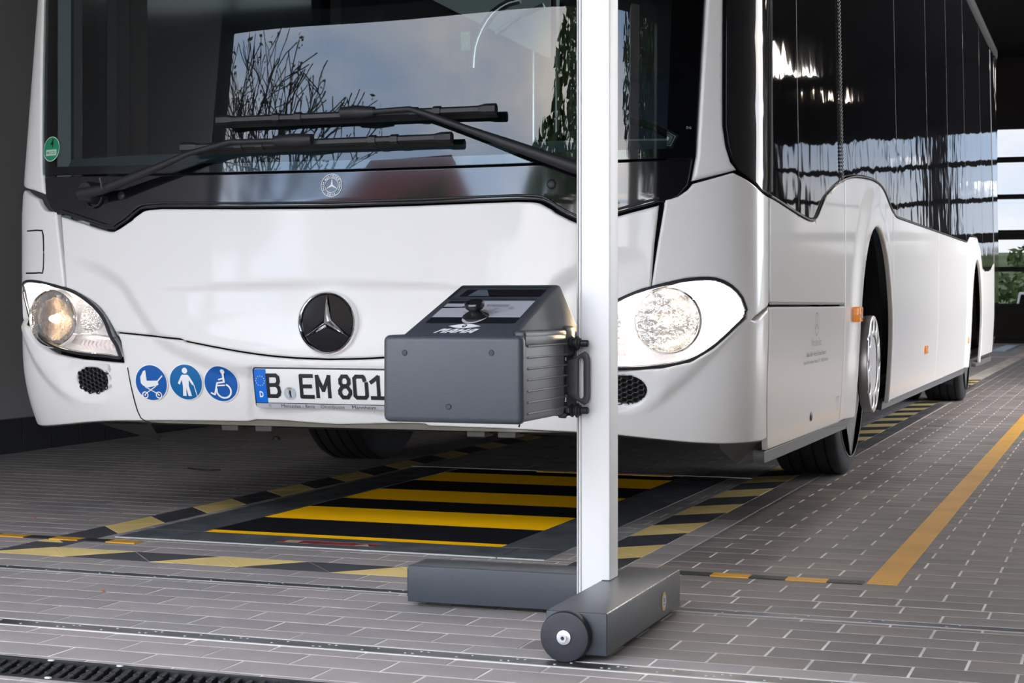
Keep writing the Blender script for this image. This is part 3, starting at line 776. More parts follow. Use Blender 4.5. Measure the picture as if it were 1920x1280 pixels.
def relief(t, z):
    a = -abs(t); h = 0.
    if z < 1.0:
        d, al = sdist((a, z), wing)
        h -= .020*sstep((-d+.012)/.055)*sstep(al/.18)*sstep((1-al)/.25)*sstep((.36-abs(d))/.2)        # wings and bumper lie behind the centre flap
        d, al = sdist((a, z), lowc)
        h += .013*sstep((d+.02)/.045)*sstep(al/.2)*sstep((1-al)/.3)*sstep((.13-abs(d))/.09)*sstep((z-.345)/.06)
    # fold above the star: the upper face overhangs the lower one
    k = max(0., 1-(abs(t)/.60)**2)
    if k > 0 and z > .5:
        zb = .763; zt = zb+.034*k
        h -= .011*k*sstep((zt-z)/(zt-zb+1e-6)) if z > zb else .011*k*(1 if z > .70 else sstep((z-.58)/.12))
    # number plate recess
    if z < .56 and abs(t) < .40:
        e = .285+(.545-z)*.14; k = sstep((e-abs(t))/.03)*sstep((.535-z)/.02)
        h -= .014*k
    # fog lamp bay
    if abs(t) > .8 and z < .56 and abs(t) < 1.1:
        dx = (abs(t)-(.915 if t > 0 else .875))/.10; dz = (z-.478)/.058; q = dx*dx+dz*dz
        h -= .011*sstep((1.7-q)/1.2)
    # headlight bay lip
    return h
topL = TZ((113, 406), (150, 418), (185, 430))+[tz(u, v) for u, v in curve([(185, 430), (212, 434), (240, 417), (268, 396), (300, 391.5)], 6)][1:]+TZ((450, 392), (614, 391))
capL = TZ((123, 543), (118, 470))
lampTop = curve(TZ((123, 541), (140, 549), (175, 573), (195, 598), (211, 630), (214, 640)), .02)
vlow = curve(TZ((335, 634), (345, 638), (450, 658), (530, 668), (614, 672)), .03)
left = list(reversed(topL))[:-1]+[topL[0]]+list(reversed(capL))+lampTop[1:-1]+TZ((210, 622), (335, 634))+vlow[1:]
RS = lambda a: a+.032*sstep((a-.15)/.75)
hood = left+[(RS(-a), b) for a, b in reversed(left)]
hood = dedupe(hood, .002)
panel('hood', hood, WHITE, bus, r=.008, step=.014, ds=.010, relief=relief)
# raised seam of the centre flap
for s in (-1, 1):
    pts = [tz(258, 541), tz(300, 592), tz(334, 633)]
    pts = curve([(s*-1*-1*p[0]*1.0*(1 if s < 0 else -1), p[1]) for p in pts], .02)
    MB().tube([P(a, b, relief(a, b)+.0005) for a, b in pts], .0028, 6).build('flap_seam', WHITE, bus, 60)
# corner panels
gapL = [( -1.0, 1.003), (-.985, .893), (-.975, .776)]
cornerR = TZ((1247, 374))+curve(TZ((1247, 374), (1272, 368), (1290, 355), (1300, 344)), .02)[1:]+TZ((1330, 336), (1380, 325))
belt = curve([(1.247, 1.103), (1.30, 1.085), (1.394, 1.052), (1.475, 1.043)], .03)
lampR = [(1.000, .770), (1.06, .785), (1.12, .796), (1.19, .796), (1.245, .776), (1.285, .742), (1.303, .705), (1.312, .672)]
seamT = 1.478
corner = cornerR[:-1]+belt+[(seamT, 1.043), (seamT, .725), (1.462, .712), (1.40, .70), (1.345, .683), (1.312, .664)]+list(reversed(curve(lampR, .02)))[1:]+[(1.019, .893), (1.038, 1.003)]
corner = dedupe(corner, .003)
panel('corner_panel', corner, WHITE, bus, r=.008, step=.02, ds=.012)
cornL = [(-a if a > 1.05 else -(a-.028), b) for a, b in reversed(corner)]
panel('corner_panel', dedupe(cornL, .003), WHITE, bus, r=.008, step=.02, ds=.012)
# small flap drawn in the far corner panel
fl_ = TZ((52, 433), (74, 432), (81, 440), (81, 505), (75, 511), (50, 512))
MB().tube([P(a, b, .001) for a, b in curve(fl_, .01)], .0026, 5).build('flap_joint', GAP, bus)
# bumper: one skin between the lamps, down to the lower edge
def low(t):
    a = abs(t); return .342-.035*sstep((a-.75)/.5)
lampB = [(-.738, .547), (-.79, .550), (-.904, .556), (-1.013, .572), (-1.09, .600), (-1.157, .655), (-1.20, .715), (-1.235, .75)]
inn = [(-.738, .547), (-.752, .585), (-.762, .606)]
lampOutL = [(-.752, .53), (-.904, .540), (-1.02, .557), (-1.11, .59), (-1.185, .645), (-1.262, .672)]
lampOutR = [(.765, .53), (.908, .528), (1.035, .535), (1.118, .553), (1.185, .592), (1.262, .655), (1.30, .678)]
bump_r = curve([(0, .532+.022), (.10, .5565), (.25, .573), (.45, .604), (.50, .611), (.76, .634)], .03)
vl = [(a, b-.0055) for a, b in vlow]; 
br_ = [(RS(-a), b) for a, b in reversed(vl)]+[(.52, .608), (.765, .631)]+[(.752, .60), (.742, .53)]+lampOutR[1:]+[(1.345, .672), (1.40, .69), (1.462, .702), (seamT, .714)]
bl_ = [(-seamT, .714), (-1.462, .702), (-1.40, .69), (-1.345, .672), (-1.28, .66)]+[(-a, b) for a, b in reversed(lampOutR)][0:0]+list(reversed(lampOutL))[1:-1]+[(-.742, .53), (-.752, .60), (-.765, .626), (-.505, .6065)]
bot = [(t, low(t)) for t in np.arange(seamT, -seamT-.001, -.04)]
bum = bl_+vl[1:]+br_+[(seamT, .31)]+bot[1:-1]+[(-seamT, .31)]
bumper = panel('bumper', dedupe(bum, .003), WHITE, bus, r=.008, step=.016, ds=.012, relief=relief, holes=[[(s*.875+.060*math.cos(a)*s, .472+.042*math.sin(a)) for a in np.linspace(0, 2*math.pi, 24, endpoint=False)] for s in (-1,)]+[[(.930+.062*math.cos(a), .469+.042*math.sin(a)) for a in np.linspace(0, 2*math.pi, 24, endpoint=False)]])
# seams of the corner part of the bumper
for pts in (TZ((232, 690), (245, 740), (262, 785), (283, 795)), [(.60, .352), (.615, .39), (.635, .415)]):
    c_ = curve(pts, .02); MB().tube([P(a, b, relief(a, b)+.0004) for a, b in c_], .0022, 5).build('bumper_joint', GAP, bus)
# lower lip turning under
for s in (-1, 1):
    pass
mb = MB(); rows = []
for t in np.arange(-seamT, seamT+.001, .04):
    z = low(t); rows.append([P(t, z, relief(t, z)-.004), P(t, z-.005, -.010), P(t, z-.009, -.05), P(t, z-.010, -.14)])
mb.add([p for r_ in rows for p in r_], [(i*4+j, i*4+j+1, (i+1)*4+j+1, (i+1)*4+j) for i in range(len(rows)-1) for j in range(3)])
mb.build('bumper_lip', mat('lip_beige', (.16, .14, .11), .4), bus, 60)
# fog lamp inserts: honeycomb grilles
def honey(t0, z0, name):
    o = flatpoly('fog_grille', [disc(t0, z0, .047, 28, 1.5)], GAP, bus, lambda a, b, f: P(a, b, -.022))
    mb = MB(); s_ = .0095
    for i in range(-6, 7):
        for j in range(-5, 6):
            cx_ = t0+i*s_*1.75*1.0; cz = z0+j*s_*1.55+(s_*.78 if i % 2 else 0)
            if ((cx_-t0)/.064)**2+((cz-z0)/.043)**2 > 1: continue
            ring = [(cx_+s_*1.06*math.cos(k*math.pi/3), cz+s_*.92*math.sin(k*math.pi/3)) for k in range(6)]
            inner = [(cx_+s_*.78*math.cos(k*math.pi/3), cz+s_*.66*math.sin(k*math.pi/3)) for k in range(6)]
            v = [P(a, b, -.008) for a, b in ring]+[P(a, b, -.009) for a, b in inner]+[P(a, b, -.02) for a, b in inner]
            mb.add(v, [(k, (k+1) % 6, 6+(k+1) % 6, 6+k) for k in range(6)]+[(6+k, 6+(k+1) % 6, 12+(k+1) % 6, 12+k) for k in range(6)])
    mb.build('honeycomb', BPLA, o)
honey(-.868, .472, ''); honey(.925, .469, '')
# inner black hull so that joints read dark
arch = lambda tc, r_: [(tc+r_*math.cos(a), .50+r_*1.05*math.sin(a)) for a in np.linspace(0, math.pi, 15)]
hull = [(t, .33) for t in np.arange(-1.45, 1.46, .1)]+[(1.60, .30), (3.30, .30), (3.30, .50)]+[(3.92-.60*math.cos(a), .50+.60*math.sin(a)) for a in np.linspace(0, math.pi, 13)][1:-1]+[(4.52, .50), (4.52, .30), (9.2, .30), (9.2, .5)]+[(9.82-.62*math.cos(a), .50+.60*math.sin(a)) for a in np.linspace(0, math.pi, 13)][1:-1]+[(10.44, .5), (10.44, .30), (12.9, .30), (12.9, 1.0), (1.3, 1.0), (1.0, .93), (-1.0, .93), (-1.45, 1.0)]
panel('inner_hull', hull, GAP, bus, off=-.125, thick=.004, r=0, step=.12, ds=.08)
# ---- pillars
pR = [(1.160, 1.90), (1.157, 1.62), (1.139, 1.30), (1.131, 1.15), (1.118, 1.078)]
pO = curve([(1.262, 1.112), (1.238, 1.135), (1.222, 1.18), (1.212, 1.24), (1.212, 1.62), (1.214, 1.90)], .04)
pil = curve(list(reversed(pR[:])), .04)[::-1]+[(1.16, 1.088)]+pO
pil = pR+pO
panel('windscreen_pillar', dedupe(pil), WHITE, bus, r=.012, step=.02, ds=.014)
pL = [(-1.19, 1.90), (-1.19, 1.745), (-1.128, 1.30), (-1.109, 1.19), (-1.082, 1.082)]
panel('windscreen_pillar', dedupe([(-1.30, 1.90)]+pL+[(-1.16, 1.10), (-1.27, 1.115), (-1.292, 1.16), (-1.297, 1.25), (-1.30, 1.5)]), WHITE, bus, r=.010, step=.02, ds=.014)
# ---- windscreen, its black border and the cowl
cz = lambda t: 1.128+.014*(abs(t)/1.1)**2
gl_unused = [(t, cz(t)+.004) for t in np.linspace(-1.088, 1.122, 30)]+[(1.131, 1.30), (1.148, 1.62), (1.15, 2.7), (-1.22, 2.7), (-1.175, 1.745), (-1.118, 1.30)]
mb = MB(); NG, MG = 90, 44
for j in range(MG+1):
    z = 1.13+(2.72-1.13)*j/MG; a0 = np.interp(z, [1.13, 1.30, 1.745, 2.72], [-1.098, -1.122, -1.18, -1.225]); a1 = np.interp(z, [1.13, 1.30, 1.62, 2.72], [1.122, 1.131, 1.149, 1.152])
    for i in range(NG+1):
        t = a0+(a1-a0)*i/NG; zz = z if j else max(z, cz(t)+.003); mb.v.append(tuple(P(t, zz, -.002)))
mb.f = [(j*(NG+1)+i, j*(NG+1)+i+1, (j+1)*(NG+1)+i+1, (j+1)*(NG+1)+i) for j in range(MG) for i in range(NG)]; mb.mi = [0]*len(mb.f)
wsc = mb.build('windscreen', WSCREEN, bus, 180)
if wsc.data.polygons[100].normal.y > 0: wsc.data.flip_normals()
def frit(name, loop): panel(name, loop, BGLOSS, bus, off=-.007, thick=.004, r=0, step=.06, ds=.03)
frit('glass_border', [(-1.175, 1.745), (-1.118, 1.30), (-1.09, 1.135), (-1.035, 1.134), (-1.045, 1.30), (-1.10, 1.745), (-1.15, 2.7), (-1.24, 2.7)])
frit('glass_border', [(1.122, 1.142), (1.131, 1.30), (1.148, 1.62), (1.15, 2.7), (1.09, 2.7), (1.055, 1.62), (1.045, 1.30), (1.04, 1.136)])
frit('glass_border', [(t, cz(t)+.002) for t in np.linspace(-1.09, 1.12, 30)]+[(t, cz(t)+.030) for t in np.linspace(1.12, -1.09, 30)])
botc = TZ((84, 372), (92, 390), (105, 403), (113, 401), (150, 413), (200, 429))+[tz(u, v) for u, v in curve([(212, 430), (238, 412), (264, 392), (300, 387.5)], 8)]+TZ((450, 388), (614, 387))
botr = [(RS(-a), b) for a, b in reversed(botc[:-1])]
cowl = [(t, cz(t)-.002) for t in np.linspace(1.118, -1.092, 40)]+botc+botr
panel('cowl_panel', dedupe(cowl, .004), BGLOSS, bus, off=-.003, thick=.03, r=.006, step=.04, ds=.014)
# rubber lip between cowl and hood
lip = [(a, b+.012) for a, b in botc[3:]]+[(a, b+.012) for a, b in botr[:-3]]
MB().tube([P(a, b, .002) for a, b in dedupe(lip, .006)], .0035, 6).build('cowl_seal', BPLA, bus, 60)
# plugs on the cowl
for t, z in ((.706, 1.070), (-.735, 1.066)):
    MB().lathe([(0, .006), (.010, .0055), (.0135, .003), (.0145, 0)], frame(nrm(t, z), P(t, z, -.002)), 20).build('cowl_plug', DPLA, bus, 60)
# maker's badge decal on the cowl
FN = lambda off0: (lambda a, b, o: P(a, b, off0+o))
WHP = mat('white_print', (.85, .85, .85), .5)
bd = flatpoly('round_badge', ringpoly(.01, 1.081, .0335, .0355)+ringpoly(.01, 1.081, .0215, .023), WHP, bus, FN(-.003))
fb_ = lambda a, b, o: P(a, b, -.0022)
st = []
for k in range(3):
    a = math.pi/2+k*2*math.pi/3; c1 = (.01+.0215*math.cos(a), 1.081+.0215*math.sin(a))
    for sg in (-.0035, .0035): st.append([c1, (.01, 1.081), (.01+.0035*math.cos(a+sg/.0035*1.05), 1.081+.0035*math.sin(a+sg/.0035*1.05))])
flatpoly('badge_star', st, WHP, bd, fb_)
def arctext(body, cx, cz_, rad, h, a0, a1, m, parent, fn, flip=False, name='lettering'):
    mb = MB(); n = len(body)
    for i, ch in enumerate(body):
        if ch == ' ': continue
        v, f = textmesh(ch, .01); am = a0+(a1-a0)*(i+.5)/n; wd = abs(a1-a0)/n*.72*(.45 if ch in 'I' else 1)
        q = []
        for x, y in v:
            if flip: an = am+(x-.5)*wd; rr = rad-(y-.5)*h
            else: an = am-(x-.5)*wd; rr = rad+(y-.5)*h
            q.append(fn(cx+rr*math.cos(an), cz_+rr*math.sin(an), .0006))
        mb.add(q, f)
    return mb.build(name, m, parent)
arctext('MERCEDES', .01, 1.081, .0282, .007, R(148), R(32), WHP, bd, FN(-.003))
arctext('BENZ', .01, 1.081, .0282, .007, R(240), R(300), WHP, bd, FN(-.003), True)
lw = []
for s in (-1, 1):
    for k in range(5): lw += [disc(.01+s*.0282*math.cos(R(-28+k*11)), 1.081+.0282*math.sin(R(-28+k*11)), .0022, 8)]
flatpoly('wreath', lw, WHP, bd, FN(-.0028))
# green emission sticker inside the windscreen
gs = flatpoly('emission_sticker', [disc(-1.052, 1.229, .0415, 40)], mat('sticker_green', (.01, .22, .10), .5), bus, FN(.0010), curved=True)
flatpoly('sticker_ring', ringpoly(-1.052, 1.229, .0395, .0412), WHP, gs, FN(.0022))
decal_text('number', '4', (-1.060, 1.234, -1.042, 1.263), mat('black_print', (.01, .01, .012), .5), gs, FN(.0012), bold=.01)
flatpoly('field', [[(-1.079, 1.207), (-1.024, 1.207), (-1.024, 1.227), (-1.079, 1.227)]], mat('pale_green_print', (.45, .62, .52), .5), gs, FN(.0022))
decal_text('registration', 'HH O 221', (-1.074, 1.212, -1.030, 1.222), mat('black_print', (.01, .01, .012), .5), gs, FN(.0028))
# ---- wipers
def wiper(blade, arm, name, arm_r, knuckle, piv):
    wv = [PO(u, v, .055) for u, v in blade]
    a, b = wv[0], wv[-1]; w_ = MB(); d = (b-a).normalized()
    n = nrm(0, 1.25)
    w_.tube([a, b], .0115, 6, flat=1.0)
    o = w_.build(name, BPLA, bus, 50)
    m2 = MB()
    m2.tube([a-d*.004, a+d*.03, a+d*.05], [.0165, .0165, .0125], 6); m2.build('end_cap', DPLA, o, 50); m2 = MB(); m2.tube([b+d*.004, b-d*.03, b-d*.05], [.0165, .0165, .0125], 6); m2.build('end_cap', DPLA, o, 50)
    for k in (.22, .30, .72, .80): 
        q = a.lerp(b, k); MB().tube([q-d*.012, q+d*.012], .0155, 6).build('clip', BPLA, o, 50)
    M_ = MB(); M_.add([a+Vector((0, .028, -.022)), b+Vector((0, .028, -.022)), b+Vector((0, 0, -.004)), a+Vector((0, 0, -.004))], [(0, 1, 2, 3)]); M_.build('rubber_edge', RUBBER, o)
    ap = [PO(u, v, off) for u, v, off in arm]
    MB().tube(ap, arm_r, 8, flat=1.0, up=Vector((0, 1, 0))).build('wiper_arm', DPLA, o, 50)
    k0, k1 = PO(*knuckle[0], .072), PO(*knuckle[1], .072)
    MB().tube([k0, k0.lerp(k1, .5), k1], [.017, .021, .015], 8).build('knuckle', DPLA, o, 50)
    if piv:
        t, z = piv; MB().lathe([(0, .05), (.028, .048), (.034, .03), (.036, -.005)], frame(nrm(t, z), P(t, z, 0)), 24).build('pivot_cap', BPLA, o, 50)
        MB().tube([P(t+.036*math.cos(a), z-.01+.036*math.sin(a), .004) for a in np.linspace(R(190), R(350), 12)], .003, 6).build('pivot_ring', DPLA, o)
    return o
wiper([(410, 226), (928, 204)], [(655, 211, .075), (700, 209, .078), (768, 204, .08), (800, 214, .078), (880, 243, .07), (960, 272, .06), (1078, 313, .05), (1125, 326, .04)], 'wiper', [.008, .008, .0085, .010, .0115, .017, .021, .021], ((640, 211), (702, 209)), tz(1118, 330))
wiper([(343, 277), (845, 257)], [(575, 262, .075), (510, 264, .078), (430, 266, .078), (352, 288, .07), (290, 316, .06), (196, 354, .05), (150, 364, .045)], 'wiper', [.008, .008, .0085, .0085, .012, .016, .019], ((585, 261), (515, 264)), tz(176, 362))
p1, p2 = PO(187, 333, .075), PO(192, 354, .075)
MB().tube([p1, p2], .0025, 6).build('wiper_pin', STEEL, bus)
# ---- star on the hood
SCN = mat('star_black', (.003, .003, .004), .06, 0, 0, .25)
ts, zs_ = .003, .6635; Ms = frame(Vector((0, -1, 0)), P(ts, zs_, .004))
star = MB().lathe([(0, .004), (.086, .004), (.09, -.012)], Ms, 56).build('star_emblem', SCN, bus, 60)
MB().lathe([(.085, .002), (.086, .012), (.091, .017), (.096, .012), (.098, -.014)], Ms, 64).build('chrome_ring', CHROME, star, 60)
mb = MB(); h0, h1 = .006, .022
ctr = Vector((0, 0, h1+.006))
for k in range(3):
    a = math.pi/2+k*2*math.pi/3; tip = Vector((.084*math.cos(a), .084*math.sin(a), h0+.006))
    l_ = Vector((.0150*math.cos(a+math.pi/3), .0150*math.sin(a+math.pi/3), h0)); r_ = Vector((.0150*math.cos(a-math.pi/3), .0150*math.sin(a-math.pi/3), h0))
    mb.add([Ms @ q for q in (ctr, tip, l_, r_)], [(0, 1, 2), (0, 3, 1)])
mb.build('chrome_star', CHROME, star)
# ---- number plate in its holder
PL0, PL1 = -.262, .268; PB, PT = .398, .529
fp = lambda a, b, o: P(a, b*1.0, .006+o-.010) 
def rrect(x0, z0, x1, z1, r_, n=5):
    o = []
    for cx_, cz_, a0 in ((x1-r_, z1-r_, 0), (x0+r_, z1-r_, 90), (x0+r_, z0+r_, 180), (x1-r_, z0+r_, 270)):
        o += [(cx_+r_*math.cos(R(a0+90*k/n)), cz_+r_*math.sin(R(a0+90*k/n))) for k in range(n+1)]
    return o
plate_h = panel('plate_holder', rrect(PL0, PB-.001, PL1, PT, .011), mat('holder_black', (.01, .01, .012), .3), bus, off=.001, thick=.02, r=.004, step=.05, ds=.02, fn=lambda t, z, o: P(t, z, o-.008))
PF = lambda t, z, o: P(t, z, o-.006)
GLT = mat('plate_white', (.80, .80, .78), .35); BLU = mat('euro_blue', (.0, .14, .62), .35); INK = mat('plate_ink', (.012, .012, .018), .4)
flatpoly('bright_rim', [[(a, b) for a, b in (p_, q_, (q_[0]*.994, q_[1]+(-.0012 if q_[1] > .46 else .0012)), (p_[0]*.994, p_[1]+(-.0012 if p_[1] > .46 else .0012)))] for p_, q_ in zip(rrect(PL0+.002, PB+.001, PL1-.002, PT-.0015, .010), rrect(PL0+.002, PB+.001, PL1-.002, PT-.0015, .010)[1:]+[rrect(PL0+.002, PB+.001, PL1-.002, PT-.0015, .010)[0]])], mat('rim_white', (.7, .7, .7), .2, .6), plate_h, PF, .0022)
pl = panel('plate', rrect(PL0+.0075, PB+.0165, PL1-.0075, PT-.0085, .006), GLT, plate_h, off=.0015, thick=.001, r=.0005, step=.05, ds=.02, fn=PF)
SILV = mat('holder_silver', (.46, .46, .49), .35)
flatpoly('holder_strip', [[(x_, PB+.0015) for x_ in (a, b)]+[(x_, PB+.0148) for x_ in (b, a)] for a, b in zip(np.linspace(PL0+.006, PL1-.006, 12), np.linspace(PL0+.006, PL1-.006, 12)[1:])], SILV, plate_h, PF, .0024)
x0 = PL0+.0085
eb = flatpoly('euro_band', [[(x0, PB+.0175), (x0+.040, PB+.0175), (x0+.040, PT-.0095), (x0, PT-.0095)]], BLU, plate_h, PF, .0032, curved=True)
SX = lambda u: tz(u, 745)[0]
def pxr(u0, u1, z0, z1): return (SX(u0), z0, SX(u1), z1)
decal_text('letter', 'D', (x0+.014, PB+.034, x0+.027, PB+.053), WHP, plate_h, PF, .0036, bold=.03)
EY = mat('euro_yellow', (.9, .75, .1), .5)
mbs = []
for k in range(12):
    a = k*math.pi/6; cx_, cz_ = x0+.020+.0150*math.cos(a), PB+.0855+.0150*math.sin(a)
    mbs.append([(cx_+(.0023 if j % 2 == 0 else .001)*math.cos(math.pi/2+j*math.pi/5), cz_+(.0023 if j % 2 == 0 else .001)*math.sin(math.pi/2+j*math.pi/5)) for j in range(10)])
flatpoly('stars', mbs, EY, plate_h, PF, .0036)
ZB, ZT = .431, .506
def strokes(name, segs_, wd=.0120, curvepts=()):
    mb = MB()
    for s_ in segs_:
        for p_ in stroke(s_, wd): mb.add([PF(a, b, .0036) for a, b in p_], [(0, 1, 2, 3)])
    mb.build(name, INK, plate_h)
def rbox_path(x0, z0, x1, z1, r_=.009, n=4): return rrect(x0, z0, x1, z1, r_, n)
h = .0052
def glyph(ch, u0, u1):
    a, b = SX(u0)+h, SX(u1)-h; lo, hi = ZB+h, ZT-h; m_ = (lo+hi)/2
    S_ = {'B': [[(a, lo), (a, hi)], [(a, hi), (b-.010, hi), (b-.003, hi-.006), (b-.002, hi-.018), (b-.005, m_+.008), (b-.010, m_+.003), (a, m_+.002)], [(b-.010, m_+.003), (b-.002, m_-.006), (b, m_-.018), (b-.003, lo+.006), (b-.010, lo), (a, lo)]],
         'E': [[(a, lo), (a, hi)], [(a, hi), (b-.001, hi)], [(a, m_), (b-.006, m_)], [(a, lo), (b, lo)]],
         'M': [[(a, lo), (a, hi)], [(b, lo), (b, hi)], [(a, hi-.001), ((a+b)/2, m_-.012)], [(b, hi-.001), ((a+b)/2, m_-.012)]],
         '8': [[(a+.003, hi-.010), (a+.010, hi), (b-.010, hi), (b-.003, hi-.010), (b-.003, m_+.012), (b-.009, m_+.003), (a+.009, m_+.003), (a+.003, m_+.012), (a+.003, hi-.010)], [(a, m_-.012), (a+.009, m_+.001), (b-.009, m_+.001), (b, m_-.012), (b, lo+.012), (b-.009, lo), (a+.009, lo), (a, lo+.012), (a, m_-.012)]],
         '0': [[(b-.006, hi-.012), (b-.009, hi-.002), (b-.011, hi), (a+.006, hi), (a, hi-.006), (a, lo+.006), (a+.006, lo), (b-.006, lo), (b, lo+.006), (b, hi-.020)]],
         '1': [[((a+b)/2+.004, lo), ((a+b)/2+.004, hi), (a, hi-.017)], [(a, lo), (b, lo)]]}
    strokes('letter' if ch.isalpha() else 'digit', S_[ch])
for ch, u0, u1 in (('B', 500, 527), ('E', 562, 589), ('M', 593, 620.5), ('8', 634.5, 660), ('0', 664, 690.5), ('1', 695, 722)): glyph(ch, u0, u1)
ps = flatpoly('seal', [disc(SX(543), .4455, .0205, 32)], mat('seal_grey', (.52, .56, .60), .4), plate_h, PF, .0032)
flatpoly('seal_ring', ringpoly(SX(543), .4455, .0150, .0158)+ringpoly(SX(543), .4455, .0192, .0198), mat('seal_ring', (.35, .38, .42), .4), plate_h, PF, .0038)
bx = SX(543)
flatpoly('bear', [[(bx-.002, .432), (bx+.0005, .432), (bx+.001, .440), (bx+.003, .432), (bx+.0055, .433), (bx+.004, .443), (bx+.005, .450), (bx+.003, .456), (bx-.001, .4555), (bx-.004, .452), (bx-.001, .451), (bx-.005, .446), (bx-.001, .4465), (bx-.004, .440), (bx-.0005, .4425)]], INK, plate_h, PF, .0042)
flatpoly('crown', [[(bx-.006, .4575), (bx+.006, .4575), (bx+.0075, .4635), (bx+.004, .461), (bx+.0025, .464), (bx, .461), (bx-.0025, .464), (bx-.004, .461), (bx-.0075, .4635)]], mat('crown_gold', (.45, .34, .12), .4, .5), plate_h, PF, .0042)
for body, u0, u1 in (('Mercedes - Benz', 524, 587), ('Omnibusse', 600, 644), ('Mannheim', 658, 701)):
    decal_text('lettering', body, (SX(u0), PB+.0030, SX(u1), PB+.0130), INK, plate_h, PF, .0034)
for u in (503.5, 721): flatpoly('tiny_star', ringpoly(SX(u), PB+.008, .0034, .004)+stroke([(SX(u), PB+.008), (SX(u), PB+.012)], .0007)+stroke([(SX(u), PB+.008), (SX(u)-.0033, PB+.006)], .0007)+stroke([(SX(u), PB+.008), (SX(u)+.0033, PB+.006)], .0007), INK, plate_h, PF, .0030)
# ---- three round blue stickers
SB = [mat('sign_blue', (.005, .10, .38), .3), mat('sign_blue_deep', (.004, .13, .36), .25)]
def sign(u, v, polys, k, name):
    t, z = tz(u, v); f = lambda a, b, o: P(t+a*.062, z+b*.0605, relief(t+a*.062, z+b*.0605)+o)
    o = flatpoly(name, [disc(0, 0, 1., 44)], WHP, bus, f, .0034, curved=True, step=.14, ds=.2)
    flatpoly('blue_field', [disc(0, 0, .945, 44)], SB[k], o, f, .0046, curved=True, step=.14, ds=.2)
    flatpoly('pictogram', polys, WHP, o, f, .0066)
pram = [[(-.62, -.02), (-.62, .30), (-.42, .62), (-.28, .68), (-.24, .10), (.42, .12), (.46, -.10), (.30, -.16), (-.20, -.26), (-.5, -.16)]]
pram += stroke([(.38, .05), (.72, .38)], .07)+stroke([(-.38, -.22), (.38, -.62)], .05)+stroke([(.28, -.18), (-.42, -.62)], .05)
for sx in (-.42, .40): pram += ringpoly(sx, -.66, .13, .19, 20)+[disc(sx, -.66, .05, 10)]
ped = [disc(0, .62, .16, 20), [(-.14, .40), (.14, .40), (.26, .30), (.50, -.08), (.40, -.14), (.22, .10), (.20, -.10), (.30, -.76), (.10, -.76), (.02, -.22), (-.08, -.76), (-.26, -.76), (-.16, -.10), (-.18, .10), (-.34, -.14), (-.46, -.08), (-.26, .30)]]
ped[1:] = [[(-.18, .40), (.18, .40), (.22, .28), (.18, -.16), (-.18, -.16), (-.22, .28)], [(-.17, -.16), (.02, -.16), (-.04, -.74), (-.24, -.74)], [(-.02, -.16), (.17, -.16), (.28, -.74), (.08, -.74)], [(-.22, .36), (-.16, .20), (-.36, -.14), (-.46, -.06)], [(.22, .36), (.48, -.06), (.38, -.14), (.16, .20)]]+stroke([(.42, -.12), (.48, -.14), (.60, -.76)], .045)
wch = [disc(.18, .66, .13, 18)]+stroke([(.18, .60), (.20, .10)], .12)+stroke([(.20, .10), (-.20, .04), (-.40, -.58), (-.60, -.50)], .09)+stroke([(.22, -.08), (-.16, -.10)], .08)+stroke([(.20, .30), (-.10, .22)], .07)
for i in range(20):
    a0_, a1_ = R(-200+i*14), R(-200+(i+1)*14)
    if i < 19: wch.append([(.14+.46*math.cos(a0_), -.38+.42*math.sin(a0_)), (.14+.36*math.cos(a0_), -.38+.33*math.sin(a0_)), (.14+.36*math.cos(a1_), -.38+.33*math.sin(a1_)), (.14+.46*math.cos(a1_), -.38+.42*math.sin(a1_))])
sign(279, 719, pram, 0, 'pram_sign'); sign(343, 718, ped, 1, 'walker_sign'); sign(409.5, 721, wch, 0, 'wheelchair_sign')
